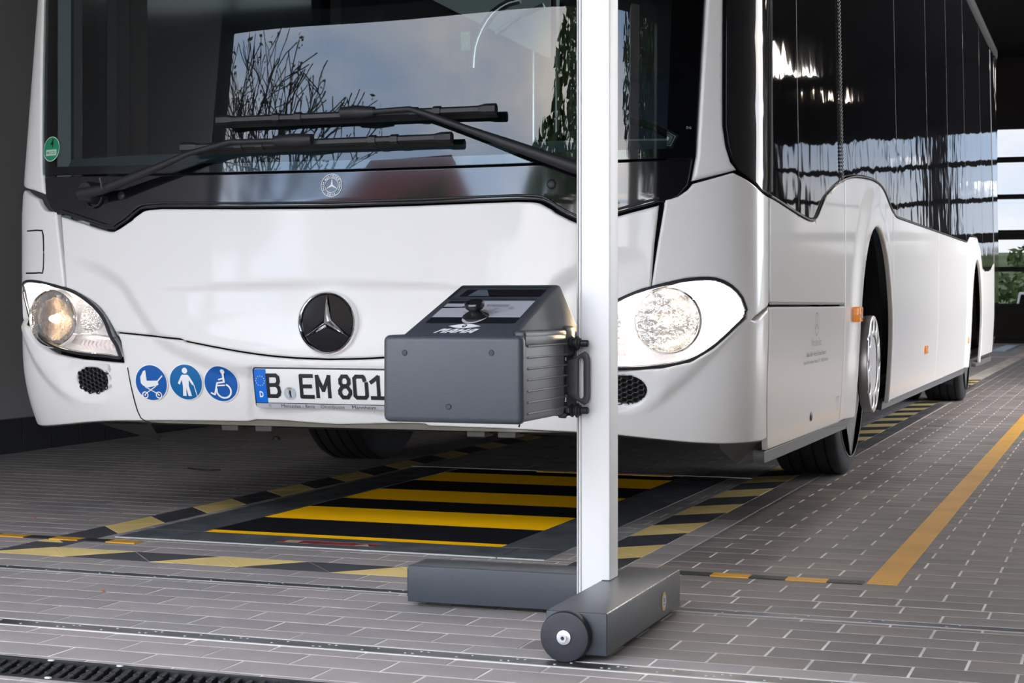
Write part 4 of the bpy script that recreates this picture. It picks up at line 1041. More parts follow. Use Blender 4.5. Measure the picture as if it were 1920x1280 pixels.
# ---- headlights
def headlight(s, glow):
    if s > 0: out = [(.745, .545), (.765, .60), (.80, .655), (.85, .700), (.93, .742), (.995, .765), (1.06, .781), (1.12, .791), (1.19, .791), (1.242, .771), (1.280, .738), (1.298, .703), (1.290, .684), (1.25, .652), (1.180, .595), (1.112, .558), (1.03, .541), (.905, .535)]
    else: out = [(-.738, .551), (-.79, .555), (-.904, .562), (-1.013, .579), (-1.09, .608), (-1.157, .662), (-1.20, .722), (-1.235, .762), (-1.245, .785), (-1.20, .796), (-1.11, .793), (-1.026, .781), (-.925, .757), (-.845, .713), (-.802, .670), (-.775, .615), (-.752, .585)]
    c_ = curve(out, .02, True)
    MIRR = mat('lamp_mirror', (.88, .88, .90), .3, .35, bump=(70, .6, .010)); 
    tub = MB(); n = len(c_); cm = np.mean(np.array(c_), 0)
    def sh(p, k): return (cm[0]+(p[0]-cm[0])*k, cm[1]+(p[1]-cm[1])*k)
    rows = [[P(*p, -.004) for p in c_], [P(*sh(p, .985), -.03) for p in c_], [P(*sh(p, .90), -.075) for p in c_], [P(*sh(p, .6), -.085) for p in c_], [P(*sh(p, .2), -.09) for p in c_]]
    tub.add([p for r_ in rows for p in r_], [(i*n+j, i*n+(j+1) % n, (i+1)*n+(j+1) % n, (i+1)*n+j) for i in range(4) for j in range(n)]+[tuple(4*n+j for j in range(n))])
    hl = tub.build('headlight', MIRR, bus, 60, label='left headlight in the picture' if s < 0 else 'brightly shining headlight right of the post')
    # dark rubber surround
    MB().tube([P(*p, -.003) for p in c_+[c_[0]]], .0062, 6).build('lamp_seal', DPLA, hl, 60)
    MB().tube([P(*sh(p, .975), .0) for p in c_+[c_[0]]], .0025, 6).build('chrome_edge', CHROME, hl, 60)
    # main reflector bowl
    t0, z0, rr = (s*1.065 if s > 0 else -1.062, .672, .094)
    fx = Vector((.10*s, -1, -.0)).normalized(); o0 = P(t0, z0, -.075); Mh = frame(fx, o0)
    bowl = [(.030, .0), (.055, .010), (.075, .026), (.088, .045), (rr, .062)]
    MB().lathe(list(reversed(bowl))+[(0, -.002)], Mh, 48).build('reflector', mat('bowl_mirror', (.95, .93, .9), .12, 1., bump=(45, .55, .012)), hl, 60)
    MB().lathe([(rr-.004, .062), (rr-.001, .068), (rr+.004, .064), (rr+.006, .050)], Mh, 48).build('bowl_ring', CHROME, hl, 60)
    if glow > 1: MB().lathe([(0, .052), (.05, .054), (.078, .058), (.087, .056), (.087, .050), (0, .046)], Mh, 40).build('glowing_optic', mat('optic_bright', (1, 1, 1), .3, emis=(1, .90, .76), es=2.6), hl, 60)
    bulb = MB().lathe([(0, .075), (.008, .072), (.012, .06), (.012, .01), (0, .005)], Mh, 16).build('bulb', mat('bulb_glow' if glow > 1 else 'bulb_glow_soft', (1, 1, 1), .3, emis=(1, .86, .62), es=30 if glow > 1 else 14), hl, 60)
    MB().lathe([(rr-.030, .050), (rr-.026, .052), (rr-.026, .044), (rr-.030, .046)], Mh, 40).build('glow_ring', mat('ring_glow', (1, .8, .6), .3, emis=(1, .72, .42), es=3 if glow > 1 else 2.0), hl, 60)
    # blades that shape the beam
    for k in (-.35, .25): MB().box((k*rr-.004, -rr*.7, .02), (k*rr+.006, rr*.7, .05), Mh).build('beam_blade', mat('amber_chrome', (.75, .62, .45), .15, 1), hl)
    # indicator bowl and running light towards the centre
    t1, z1 = (s*.865, .665) if s > 0 else (-.868, .672)
    Mi = frame(nrm(t1, z1), P(t1, z1, -.06)); MB().lathe([(.045, .045), (.038, .02), (.02, .004), (0, .0)], Mi, 28).build('indicator_reflector', mat('facet_mirror', (.82, .80, .84), .12, 1, bump=(120, .8, .006)), hl, 60)
    MB().lathe([(0, .04), (.009, .036), (.011, .02), (.0, .01)], Mi, 14).build('indicator_bulb', mat('clear_bulb', (.6, .62, .68), .1, .6), hl, 60)
    bar = [(s*.775, .600), (s*.80, .612), (s*.93, .614), (s*.925, .572), (s*.775, .567)]
    mb = MB(); k_ = 9
    for i in range(k_):
        a0_ = s*.775+(s*.155)*i/k_; a1_ = s*.775+(s*.155)*(i+.86)/k_
        mb.add([P(a0_, .571, -.03), P(a1_, .571, -.03), P(a1_, .606, -.03), P(a0_, .606, -.03), P((a0_+a1_)/2, .588, -.016)], [(0, 1, 4), (1, 2, 4), (2, 3, 4), (3, 0, 4)])
    mb.build('running_light', mat('running_glow', (.9, .85, .85), .15, .8, emis=(1, .86, .82), es=1.1 if glow > 1 else .25), hl)
    MB().tube([P(s*.765, .612, -.015), P(s*.85, .622, -.018), P(s*.97, .622, -.03)], .003, 6).build('divider', CHROME, hl, 60)
    lamp('lamp_light', 'POINT', P(s*.96, .68, -.035), 3.0 if glow > 1 else 1.0, (1, .88, .74), size=.02); lamp('lamp_light', 'POINT', P(s*1.20, .74, -.045), 1.6 if glow > 1 else .6, (1, .92, .84), size=.02)
    # clear cover
    loops = panel('clear_cover', dedupe([sh(p, .985) for p in c_], .004), LENS, hl, off=.002, thick=0, r=0, step=.03, ds=.02)
    return hl
headlight(-1, 1); headlight(1, 2)
for s, e in ((1, 60), (-1, 8)):
    o0 = P(s*1.05, .70, .03); lamp('headlight_beam', 'SPOT', o0, e, (1, .72, .42), (R(94), 0, R(180)), .05, spot=34)
# ---- right flank: white lower body
Y2T = lambda y: y-B+TC
humpR = curve([(1.482, 1.043), (1.60, 1.038), (1.823, 1.024), (2.10, 1.008), (2.26, 1.005), (2.36, 1.016), (2.466, 1.061), (2.60, 1.112), (2.912, 1.176), (3.274, 1.224), (3.76, 1.252), (4.10, 1.254), (4.311, 1.231), (4.50, 1.18), (4.70, 1.140), (4.85, 1.134)], .05)
def beltz(t):
    if t < 4.85: return float(np.interp(t, [p[0] for p in humpR], [p[1] for p in humpR]))
    if t < 9.0: return 1.134+.024*(t-4.85)/4.3
    h2 = [(9.0, 1.158), (9.10, 1.150), (9.262, 1.185), (9.45, 1.213), (9.8, 1.222), (10.062, 1.225), (10.335, 1.159), (10.6, 1.00), (10.9, .985), (11.6, 1.0), (12.2, 1.10), (13.0, 1.3)]
    return float(np.interp(t, [p[0] for p in h2], [p[1] for p in h2]))
def flare(t, z):
    h = 0.
    for tc_ in (3.92, 9.82):
        q = math.hypot((t-tc_), (z-.49)*1.0); h += .018*sstep((.78-q)/.16)
    h -= .006*math.exp(-((z-.72)/.012)**2) if (1.482 < t < 3.05) else 0
    return h
archp = [(3.36, .272), (3.365, .50)]+[(3.925-.56*math.cos(a), .50+.555*math.sin(a)) for a in np.linspace(.1, math.pi-.1, 19)]+[(4.485, .50), (4.49, .272)]
S0 = 1.488
def toppts(a, b): return [(t, beltz(t)) for t in np.arange(b, a-.001, -.035)]
panel('door_flap', dedupe([(S0, .724), (3.045, .724)]+[(3.045, beltz(3.045))]+toppts(S0, 3.03)), WHITE, bus, r=.006, step=.07, ds=.03)
lowf = panel('service_flap', [(S0, .272), (3.045, .262), (3.045, .712), (S0, .712)], WHITE, bus, r=.006, step=.08, ds=.04)
af = [(3.053, .262), (3.36, .262)]+archp[1:-1]+[(4.49, .262), (4.62, .262)]
panel('wheel_arch_panel', dedupe(af+[(4.62, beltz(4.62))]+toppts(3.053, 4.60)), WHITE, bus, r=.010, step=.03, ds=.022, relief=flare)
for a, b in ((4.626, 6.86), (6.868, 9.02)):
    panel('side_panel', dedupe([(a, .262), (b, .262), (b, beltz(b))]+toppts(a, b-.02)), WHITE, bus, r=.005, step=.10, ds=.05)
ar2 = [(9.262, .262), (9.265, .5)]+[(9.82-.56*math.cos(x_), .50+.555*math.sin(x_)) for x_ in np.linspace(.1, math.pi-.1, 15)]+[(10.375, .5), (10.38, .262)]
panel('wheel_arch_panel', dedupe([(9.028, .262)]+ar2+[(10.62, .262), (10.62, beltz(10.62))]+toppts(9.028, 10.6)), WHITE, bus, r=.008, step=.04, ds=.03, relief=flare)
panel('rear_panel', dedupe([(10.628, .30), (12.05, .30), (12.05, beltz(12.05))]+toppts(10.628, 12.03)), WHITE, bus, r=.006, step=.1, ds=.05)
panel('rear_corner', [(12.06, .34), (12.35, .42), (12.68, .60), (12.68, 3.0), (12.06, 3.0)], BGLOSS, bus, r=.006, step=.15, ds=.08)
# dark sill under the panels, and grey sill trim
for a, b in ((S0, 3.36), (4.49, 9.26), (10.38, 12.2)):
    panel('sill', [(a, .225), (b, .215), (b, .258), (a, .266)], mat('sill_grey', (.11, .11, .115), .5), bus, off=-.012, thick=.03, r=.004, step=.2, ds=.08)
MB().tube([P(t, .722, .001) for t in np.arange(S0, 3.0, .1)], .004, 6).build('rub_strip', mat('rub_strip_grey', (.25, .25, .26), .3, .4), bus)  # grey rub strip along the joint between the two flaps
MB().lathe([(0, .004), (.014, .003), (.018, 0)], frame((1, 0, 0), P(*tz(1525, 778), .001)), 16).build('round_lock', DPLA, bus, 60)
# front corner underside: dark skirt behind the bumper corner
MB().add([P(1.20, .335, -.02), P(1.478, .312, -.01), P(3.30, .235, -.01), P(3.30, .17, -.12), P(1.6, .20, -.12), P(1.28, .24, -.10)], [(0, 1, 5), (1, 2, 3, 4), (1, 4, 5)]).build('corner_skirt', mat('sill_grey', (.11, .11, .115), .5), bus)
MB().add([P(1.02, .30, -.05), P(1.30, .292, -.03), P(1.46, .31, -.02), P(1.46, .33, -.02), P(1.1, .33, -.05), P(1.36, .275, -.10)], [(0, 1, 5), (1, 2, 5), (1, 2, 3, 4), (0, 1, 4)]).build('corner_bracket', mat('bracket_grey', (.06, .06, .06), .6), bus)
# side marker lamps
def marker(u, v, wd, h_, lab=None, big=False, X=1.29):
    t, z = tz(u, v); c0 = P(t, z, .003); 
    o = MB().box((-wd/2, -h_/2, -.002), (wd/2, h_/2, .030 if big else .010), frame((1, 0, 0), c0), .006 if big else .003).build('marker_lamp', ORANGE, bus, 50)
    MB().box((-wd*.28, -h_*.26, .030 if big else .010), (wd*.22, h_*.18, .032 if big else .0115), frame((1, 0, 0), c0)).build('lamp_window', mat('pale_lens', (.75, .6, .5), .2), o)
marker(1600, 589, .10, .060, big=True); marker(1735, 655, .075, .045); marker(1814, 637, .09, .05); marker(1838, 632, .09, .05)
# lettering on the service flap
SP = mat('side_print', (.10, .10, .11), .5); SPL = mat('side_print_pale', (.36, .36, .37), .5)
FS = FN(.0008)
def tsp(u0, v0, u1, v1): a = tz(u0, v0); b = tz(u1, v1); return (a[0], a[1], b[0], b[1])
c0 = tz(1531, 607)
flatpoly('side_star', ringpoly(*c0, .0375, .040, 40)+stroke([(c0[0], c0[1]), (c0[0], c0[1]+.038)], .0035)+stroke([c0, (c0[0]-.033, c0[1]-.019)], .0035)+stroke([c0, (c0[0]+.033, c0[1]-.019)], .0035), SP, lowf, FS, .0008)
z_ = tz(1530, 648)[1]; decal_text('lettering', 'Mercedes-Benz', (tz(1521, 641)[0], z_, tz(1539, 641)[0], z_+.028), SPL, lowf, FS)
z_ = tz(1530, 664)[1]; decal_text('lettering', 'EvoBus GmbH   Vertrieb Omnibusse Mannheim', (tz(1511, 664)[0], z_-.004, tz(1547, 662)[0], z_+.012), SP, lowf, FS)
z_ = tz(1530, 679)[1]; decal_text('lettering', 'Hanns-Martin-Schleyer-Strasse 21-57   68305 Mannheim', (tz(1506, 680)[0], z_-.004, tz(1551, 676)[0], z_+.012), SP, lowf, FS)
a_, b_ = tz(1572, 757); flatpoly('lift_symbol', stroke([(a_, b_-.02), (a_, b_+.03)], .004)+stroke([(a_+.03, b_-.02), (a_+.03, b_+.03)], .004)+stroke([(a_-.02, b_+.03), (a_+.05, b_+.03)], .004), SPL, lowf, FS)
# ---- right flank: glazing above
joints = [1.212, 1.505, 2.02, 2.985, 4.84, 6.36, 7.68, 9.06, 10.7, 12.05]
for i, (a, b) in enumerate(zip(joints, joints[1:])):
    g = .006
    top = 2.98
    if i == 0: loop = [(1.222, 2.98), (1.222, 1.24), (1.232, 1.18), (1.248, 1.14), (1.27, 1.112), (1.31, 1.094), (1.394, 1.060), (b-g, 1.050), (b-g, 2.98)]
    else:
        ts_ = np.arange(a+g, b-g, .04); loop = [(a+g, top)]+[(t, beltz(t)+.010) for t in ts_]+[(b-g, beltz(b-g)+.010), (b-g, top)]
    panel('side_window', dedupe(loop), SIDEG, bus, off=-.004, thick=.01, r=.003, step=.12, ds=.05)
    panel('window_joint', [(b-g*1.2, beltz(b)+.01), (b+g*1.2, beltz(b)+.01), (b+g*1.2, top), (b-g*1.2, top)], BPLA, bus, off=-.006, thick=.01, r=0, step=0, ds=.3)
MB().tube([P(1.505, z, .0) for z in np.arange(1.06, 2.9, .2)], .006, 6).build('pillar_trim', mat('trim_grey', (.30, .30, .31), .25, .6), bus, 60)
MB().tube([P(t, beltz(t)+.004, .001) for t in np.arange(1.5, 9.0, .03)], .0035, 6).build('belt_seal', BPLA, bus, 60)
# ribbed pillar strip
mb = MB()
for i in range(120):
    z = 1.20+i*.014; mb.box((-.026, -.0025, 0), (.026, .0025, .003), frame((1, 0, 0), P(2.985, z, .001)) @ Matrix.Rotation(R(25), 4, 'Z'))
mb.build('ribbed_strip', mat('ribbed_grey', (.12, .12, .125), .35), bus)
# roof, rear, far flank, floor of the body
rf = MB(); rf.box((-1.25, .35, 2.96), (1.25, 11.9, 3.10), None, .05); rf.build('roof', mat('roof_dark', (.02, .02, .022), .4), bus, 50)
MB().box((-1.25, 11.5, .5), (1.25, 11.9, 3.0), None, .05).build('rear_wall', BGLOSS, bus, 50)
MB().box((-1.27, .6, .30), (-1.22, 11.8, 1.02)).build('far_flank', WHITE, bus)
for y in np.arange(.9, 11.6, 1.75): MB().box((-1.262, y-.06, 1.02), (-1.20, y+.06, 2.97)).build('window_post', GAP, bus)
MB().box((-1.255, .6, 1.02), (-1.25, 11.6, 2.97)).build('far_window_band', mat('far_glass', (.03, .04, .045), .1), bus)
MB().box((-1.18, .75, .30), (1.18, 1.85, .33)).build('underbody', mat('underbody', (.01, .01, .011), .8), bus)
MB().box((-1.18, 3.35, .25), (1.18, 7.6, .33)).build('underbody', MATS['underbody'], bus)
MB().box((-.75, 1.85, .30), (.75, 3.35, .34)).build('underbody', MATS['underbody'], bus)
MB().box((-1.18, 9.3, .28), (1.18, 11.8, .34)).build('underbody', MATS['underbody'], bus)
MB().box((-1.0, .2, .325), (1.0, .8, .345)).build('underbody', MATS['underbody'], bus)
MB().tube([(-.8, 2.65, .30), (.8, 2.65, .30)], .06, 10).build('front_axle', BPLA, bus)
for x in (-.42, -.30, .42, .52): MB().box((x-.03, .16, .315), (x+.03, .24, .335), None, .004).build('towing_lug', mat('lug_grey', (.14, .14, .13), .5, .4), bus)
MB().add([(-1.05, .30, .33), (-.72, .18, .33), (-.80, .38, .255), (-1.05, .5, .33)], [(0, 1, 2), (0, 2, 3)]).build('corner_skirt', BPLA, bus)
# wheels
def wheel(x, y, s, dual, ring=False):
    M = Matrix.Translation((x, y, .478)) @ Matrix.Rotation(R(90*s), 4, 'Y')       # local z outward
    prof = []
    wd = .275
    tread = [(.452, -.272), (.470, -.262), (.478, -.24)]
    for g_ in (-.208, -.155, -.10, -.048):
        tread += [(.478, g_-.005), (.466, g_-.004), (.466, g_+.004), (.478, g_+.005)]
    tread += [(.478, -.022), (.470, -.008), (.452, .002), (.40, .012), (.35, .010), (.300, -.006), (.292, -.02)]
    prof = [(.292, -.25), (.33, -.272), (.40, -.276)]+tread
    o = MB().lathe(prof, M, 72, closed=True).build('wheel', RUBBER, bus, 40)
    MB().lathe([(.402, .0125), (.405, .0135), (.408, .0125)], M, 64).build('tyre_line', mat('tyre_line', (.07, .07, .07), .5), o, 60)
    MB().lathe([(.300, -.008), (.296, .004), (.288, .004), (.280, -.02), (.272, -.06), (.262, -.12), (.20, -.14), (.18, -.10 if not dual else -.17), (.13, -.09), (.12, -.02), (.085, -.01), (0, -.008)], M, 56).build('rim', RIM, o, 50)
    for k in range(10):
        a = k*math.pi/5; MB().lathe([(0, .028), (.011, .026), (.014, 0)], M @ Matrix.Translation((.165*math.cos(a), .165*math.sin(a), -.10)), 8).build('wheel_nut', STEEL, o, 40)
    if dual: MB().lathe([(r_, z_-.33) for r_, z_ in prof], M, 48, closed=True).build('inner_tyre', RUBBER, o, 40)
    if ring:
        n = 60; R0, R1 = .120, .205; mb = MB(); hb_ = 10
        Mr = Matrix.Translation((1.28, 2.66, .4665)) @ Matrix.Rotation(R(90), 4, 'Y')
        # plate with ten round holes, cut with a constrained triangulation
        loops = [[(R1*math.cos(a), R1*math.sin(a)) for a in np.linspace(0, 2*math.pi, 60, endpoint=False)], [(R0*math.cos(a), R0*math.sin(a)) for a in np.linspace(0, 2*math.pi, 40, endpoint=False)]]
        for k in range(10):
            a = (k+.5)*math.pi/5; cx_, cy_ = .166*math.cos(a), .166*math.sin(a)
            loops.append([(cx_+.0235*math.cos(b), cy_+.0235*math.sin(b)) for b in np.linspace(0, 2*math.pi, 16, endpoint=False)])
        fn = lambda a, b, o_: Mr @ Vector((a, b, o_))
        g = panel('hub_ring', loops[0], RIM, o, off=.018, thick=.022, r=.006, step=0, ds=.03, holes=loops[1:], fn=fn)
        MB().lathe([(R1-.001, .010), (R1, .0), (R1-.002, -.022), (R1-.02, -.030), (R1-.05, -.032)], Mr, 56).build('ring_flange', RIM, o, 50)
        MB().lathe([(.118, .012), (.112, .0), (.105, -.07), (.10, -.16)], Mr, 40).build('hub_tube', RIM, o, 50)
    return o
wheel(1.19, 2.655, 1, False, True); wheel(-1.19, 2.655, -1, False)
wheel(1.205, 8.60, 1, True); wheel(-1.205, 8.60, -1, True)
MB().add([(.62, 8.0, .33), (1.20, 8.0, .33), (1.17, 8.0, .14), (.70, 8.0, .20)], [(0, 1, 2, 3)]).build('mud_flap', mat('mud_flap', (.05, .05, .052), .6), bus)
for y in (2.655, 8.6):      # wheel housings
    pr = [(.60*math.cos(a), .50+.60*math.sin(a)) for a in np.linspace(-.1, math.pi+.1, 20)]
    for sx in (-1, 1):
        yo = y+.17; mb = MB()
        mb.add([(sx*1.235, yo+py, pz) for py, pz in pr]+[(sx*.72, yo+py, pz) for py, pz in pr], [(i, i+1, 21+i, 20+i) for i in range(19)]+[tuple(range(20, 40))])
        mb.build('wheel_housing', GAP, bus)
# ---- interior seen through the windscreen
IN1 = mat('interior_grey', (.10, .105, .11), .6); IN2 = mat('interior_dark', (.02, .02, .023), .6); DSH = mat('dashboard', (.055, .075, .090), .5)
mb = MB(); rows = []
for t in np.linspace(-1.05, 1.05, 24):
    a = P(t, 1.19, -.03); x = a.x*.985
    rows.append([Vector((x, a.y+.02, 1.165)), Vector((x, a.y+.05, 1.20)), Vector((x, a.y+.30+.1*math.cos(t), 1.235)), Vector((x, a.y+.50, 1.235)), Vector((x, a.y+.52, .60))])
mb.add([p for r_ in rows for p in r_], [(i*5+j, i*5+j+1, (i+1)*5+j+1, (i+1)*5+j) for i in range(23) for j in range(4)])
mb.build('dashboard', DSH, bus, 30)
for i in range(12):
    t = -.98+i*.165
    a = P(t, 1.19, -.03); b = P(t+.10, 1.19, -.03); v_ = MB().add([Vector((a.x*.985, a.y+.075, 1.2065)), Vector((b.x*.985, b.y+.075, 1.2065)), Vector((b.x*.985, b.y+.098, 1.2095)), Vector((a.x*.985, a.y+.098, 1.2095))], [(0, 1, 2, 3)]); v_.build('air_vent', GAP, bus)
MB().box((-1.2, .75, .33), (1.2, 11.4, .36)).build('interior_floor', IN1, bus)
MB().box((-1.18, .55, 2.70), (1.18, 11.3, 2.74)).build('interior_ceiling', mat('interior_pale', (.55, .57, .57), .6), bus)
MB().box((-1.2, .30, 1.90), (1.2, .62, 2.9), None, .04).build('destination_box', IN2, bus)
# driver's cab: partition, seat, steering wheel
MB().box((.15, 1.95, .40), (1.18, 1.98, 2.05), None, .005).build('cab_partition', IN2, bus)
MB().box((.40, 1.30, .75), (.90, 1.78, .90), None, .05).build('driver_seat', mat('seat_blue', (.03, .04, .07), .8), bus, 50)
MB().box((.42, 1.72, .85), (.88, 1.86, 1.62), None, .05).build('driver_backrest', MATS['seat_blue'], bus, 50)
Mw = Matrix.Translation((.66, .95, 1.22)) @ Matrix.Rotation(R(-28), 4, 'X')
wt = MB(); wt.tube([Mw @ Vector((.24*math.cos(a), .24*math.sin(a), 0)) for a in np.linspace(0, 2*math.pi, 33)], .014, 8); wt.tube([Mw @ Vector((-.24, 0, 0)), Mw @ Vector((.24, 0, 0))], .012, 6); wt.build('steering_wheel', IN2, bus, 50)
# poles and the curved grab rail
PLM = mat('rail_steel', (.60, .62, .62), .25, .9)
for x, y in ((-.02, 2.05), (.05, 2.35), (-.35, 3.4), (.45, 3.6), (-.4, 5.2), (.4, 5.4)): MB().tube([(x, y, .36), (x, y, 2.7)], .016, 8).build('handrail', PLM, bus, 50)
gp = [Vector((atY(u, v, 1.6)[0], 1.6, atY(u, v, 1.6)[1])) for u, v in ((889, 128), (892, 90), (905, 55), (925, 25), (955, 5), (975, 0))]
MB().tube(curve(gp, .03), .016, 8).build('grab_rail', PLM, bus, 50)
# door leaves (passenger side) with dark posts and milky panes
MB().box((-1.16, .62, .4), (-1.12, .70, 2.7)).build('door_post', IN2, bus)
for u0, u1, y, nm, m_ in ((108, 133, 1.0, 'door_pane', mat('milky_grey', (.11, .14, .145), .4)), (360, 378, 1.9, 'door_pane', mat('milky_grey2', (.10, .13, .125), .4)), (190, 355, 2.6, 'curtain', mat('dark_curtain', (.012, .018, .017), .8))):
    xa, _ = atY(u0, 200, y); xb, _ = atY(u1, 200, y)
    MB().box((xa, y, 1.0), (xb, y+.02, 2.7)).build(nm, m_, bus)
xa, _ = atY(421, 200, 2.2); MB().box((xa-.11, 2.2, .5), (xa, 2.25, 2.7)).build('door_post', mat('post_brown', (.06, .05, .055), .5), bus)
MB().tube([(xa+.02, 2.2, .5), (xa+.02, 2.2, 2.7)], .012, 8).build('handrail', mat('rail_warm', (.35, .33, .28), .4), bus)
# bright roof-edge panel across the right rear of the cab
py = 1.97
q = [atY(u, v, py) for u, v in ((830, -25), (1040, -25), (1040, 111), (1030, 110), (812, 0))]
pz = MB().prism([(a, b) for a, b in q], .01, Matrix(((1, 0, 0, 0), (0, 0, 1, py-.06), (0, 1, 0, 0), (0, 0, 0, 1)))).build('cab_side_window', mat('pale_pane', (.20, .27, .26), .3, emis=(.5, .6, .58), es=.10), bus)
for (u0, v0_, u1, v1) in ((930, 63, 975, 30), (975, 30, 1020, 10)):
    a = atY(u0, v0_, 1.85); b = atY(u1, v1, 1.85); MB().tube([(a[0], 1.85, a[1]), (b[0], 1.85, b[1])], .012, 6).build('handrail', PLM, bus, 50)
a = atY(864, 95, 1.88); b = atY(881, 59, 1.88)
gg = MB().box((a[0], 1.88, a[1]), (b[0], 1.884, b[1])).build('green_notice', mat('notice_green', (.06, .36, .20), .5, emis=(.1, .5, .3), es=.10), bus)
w_ = b[0]-a[0]; h_ = b[1]-a[1]; NF = lambda x_, z_2, o: Vector((a[0]+w_*x_, 1.879-o, a[1]+h_*z_2))
flatpoly('notice_print', [[(.1, .84), (.9, .84), (.9, .93), (.1, .93)], [(.08, .70), (.92, .70), (.92, .73), (.08, .73)], [(.2, .4), (.4, .45), (.35, .6), (.2, .58)], [(.6, .2), (.8, .25), (.75, .5), (.6, .45)], [(.25, .1), (.4, .1), (.45, .3), (.3, .3)]], WHP, gg, NF, .001)
for i, (x, y) in enumerate(((-.85, 3.2), (-.85, 4.3), (.8, 4.6), (.8, 5.7), (-.85, 6.6), (.8, 6.8))):
    st_ = MB().box((x-.25, y, .70), (x+.25, y+.45, .80), None, .04); st_.box((x-.25, y+.40, .75), (x+.25, y+.50, 1.42), None, .04); st_.build('passenger_seat', MATS['seat_blue'], bus, 50)
lamp('cab_fill', 'AREA', (.5, 3.6, 2.6), 14, (.9, 1, 1), (0, 0, 0), 1.2, 3.0)  # area lamp under the bus ceiling, lightening the interior
# glass legend bottom right of the windscreen
decal_text('glass_mark', 'DG', (tz(1287, 242)[0], tz(1287, 242)[1], tz(1295, 242)[0], tz(1295, 242)[1]+.007), SPL, bus, FN(.001))

# ================================================================== THE HEADLIGHT TESTER
T = thing('headlight_tester', (1.2, -1.0, 0), 'headlight tester, slate grey box on a white post with an L-shaped wheeled foot', 'headlight tester')
def rot(o): return o
AX0, AX1, AY0, AY1, AZ0, AZ1 = 1.163, 1.292, -1.440, -.815, .012, .098
fa = MB().box((AX0, AY0, AZ0), (AX1, AY1, AZ1), None, .0025).build('foot', TDARK, T, 40)
fbm = MB().box((.665, -.972, AZ0), (AX0-.001, -.850, .098), None, .0025).build('foot', TDARK, T, 40)
MB().box((.662, -.966, .024), (.666, -.955, .090)).build('end_plate', BPLA, fbm)
MB().box((.70, -.93, .0), (.76, -.88, .014)).build('glide', BPLA, fbm)
MB().tube([(AX1-.0012, AY0+.004, AZ1-.001), (AX1-.0012, AY1-.004, AZ1-.001)], .0012, 5).build('worn_edge', mat('worn_edge', (.55, .5, .47), .3, .8, var=(120, .8)), fa)
Mw = Matrix.Translation((1.2115, -1.4405, .0515)) @ Matrix.Rotation(R(90), 4, 'X')
wh = MB().lathe([(0, .0), (.047, .0), (.0505, .004), (.0515, .010), (.0515, .026), (.0495, .0295), (.045, .031), (0, .031)], Mw, 56).build('wheel', mat('castor_rubber', (.022, .023, .03), .5, bump=(150, .2, .002), var=(14, .3)), T, 40)
MB().lathe([(.0145, .030), (.0145, .0345), (.011, .0355), (.008, .0355), (.0078, .042), (.0, .042)], Mw, 28).build('hub_bolt', mat('bolt_steel', (.72, .74, .76), .28, .7), wh, 40)
MB().lathe([(.0, .0422), (.0035, .0425), (.0042, .0421)], Mw, 6).build('bolt_socket', DPLA, wh)
MB().lathe([(.02, 0), (.02, -.02), (0, -.02)], Mw, 20).build('axle_boss', DPLA, wh)
# column: aluminium profile with two grooves along its left front
px0, px1, py0, py1 = 1.104, 1.183, -1.037, -.968
col = MB()
prof = [(px0+.0000, py0+.006), (px0+.002, py0+.002), (px0+.005, py0+.0), (px0+.005, py0+.007), (px0+.0075, py0+.007), (px0+.0075, py0), (px0+.0108, py0), (px0+.0108, py0+.006), (px0+.0145, py0+.006), (px0+.0145, py0+.0005), (px0+.018, py0), (px1-.003, py0), (px1-.0008, py0+.0008), (px1, py0+.003), (px1, py1), (px0, py1)]
Mc = Matrix.Translation((0, 0, .0995-.075)); col.prism(prof, 2.0, Mc)
pole = col.build('column', ALU, T, 30)
MB().box((px0-.001, py0-.002, .022), (px0+.016, py0+.01, .034)).build('column_foot', STEEL, pole)
MB().box((px1-.018, py0-.001, AZ1), (px1+.002, py1+.004, AZ1+.0015)).build('foot_slot', BPLA, fa)

FX = lambda off0: (lambda a, b, o: Vector((AX1+.0005+o+off0, a, b)))
tg = flatpoly('test_sticker', [disc(-.973, .048, .0215, 32)], mat('sticker_gold', (.60, .42, .08), .4), fa, FX(0), .0004)
flatpoly('sticker_centre', [disc(-.973, .048, .0135, 28)], mat('sticker_pale', (.70, .72, .76), .4), tg, FX(0), .0008)
decal_text('lettering', 'VDE', (-.982, .046, -.964, .055), mat('sticker_blue', (.03, .05, .5), .5), tg, FX(0), .0012, bold=.03)
flatpoly('sticker_mark', [[(-.981, .040), (-.965, .040), (-.965, .042), (-.981, .042)]], INK, tg, FX(0), .0012)
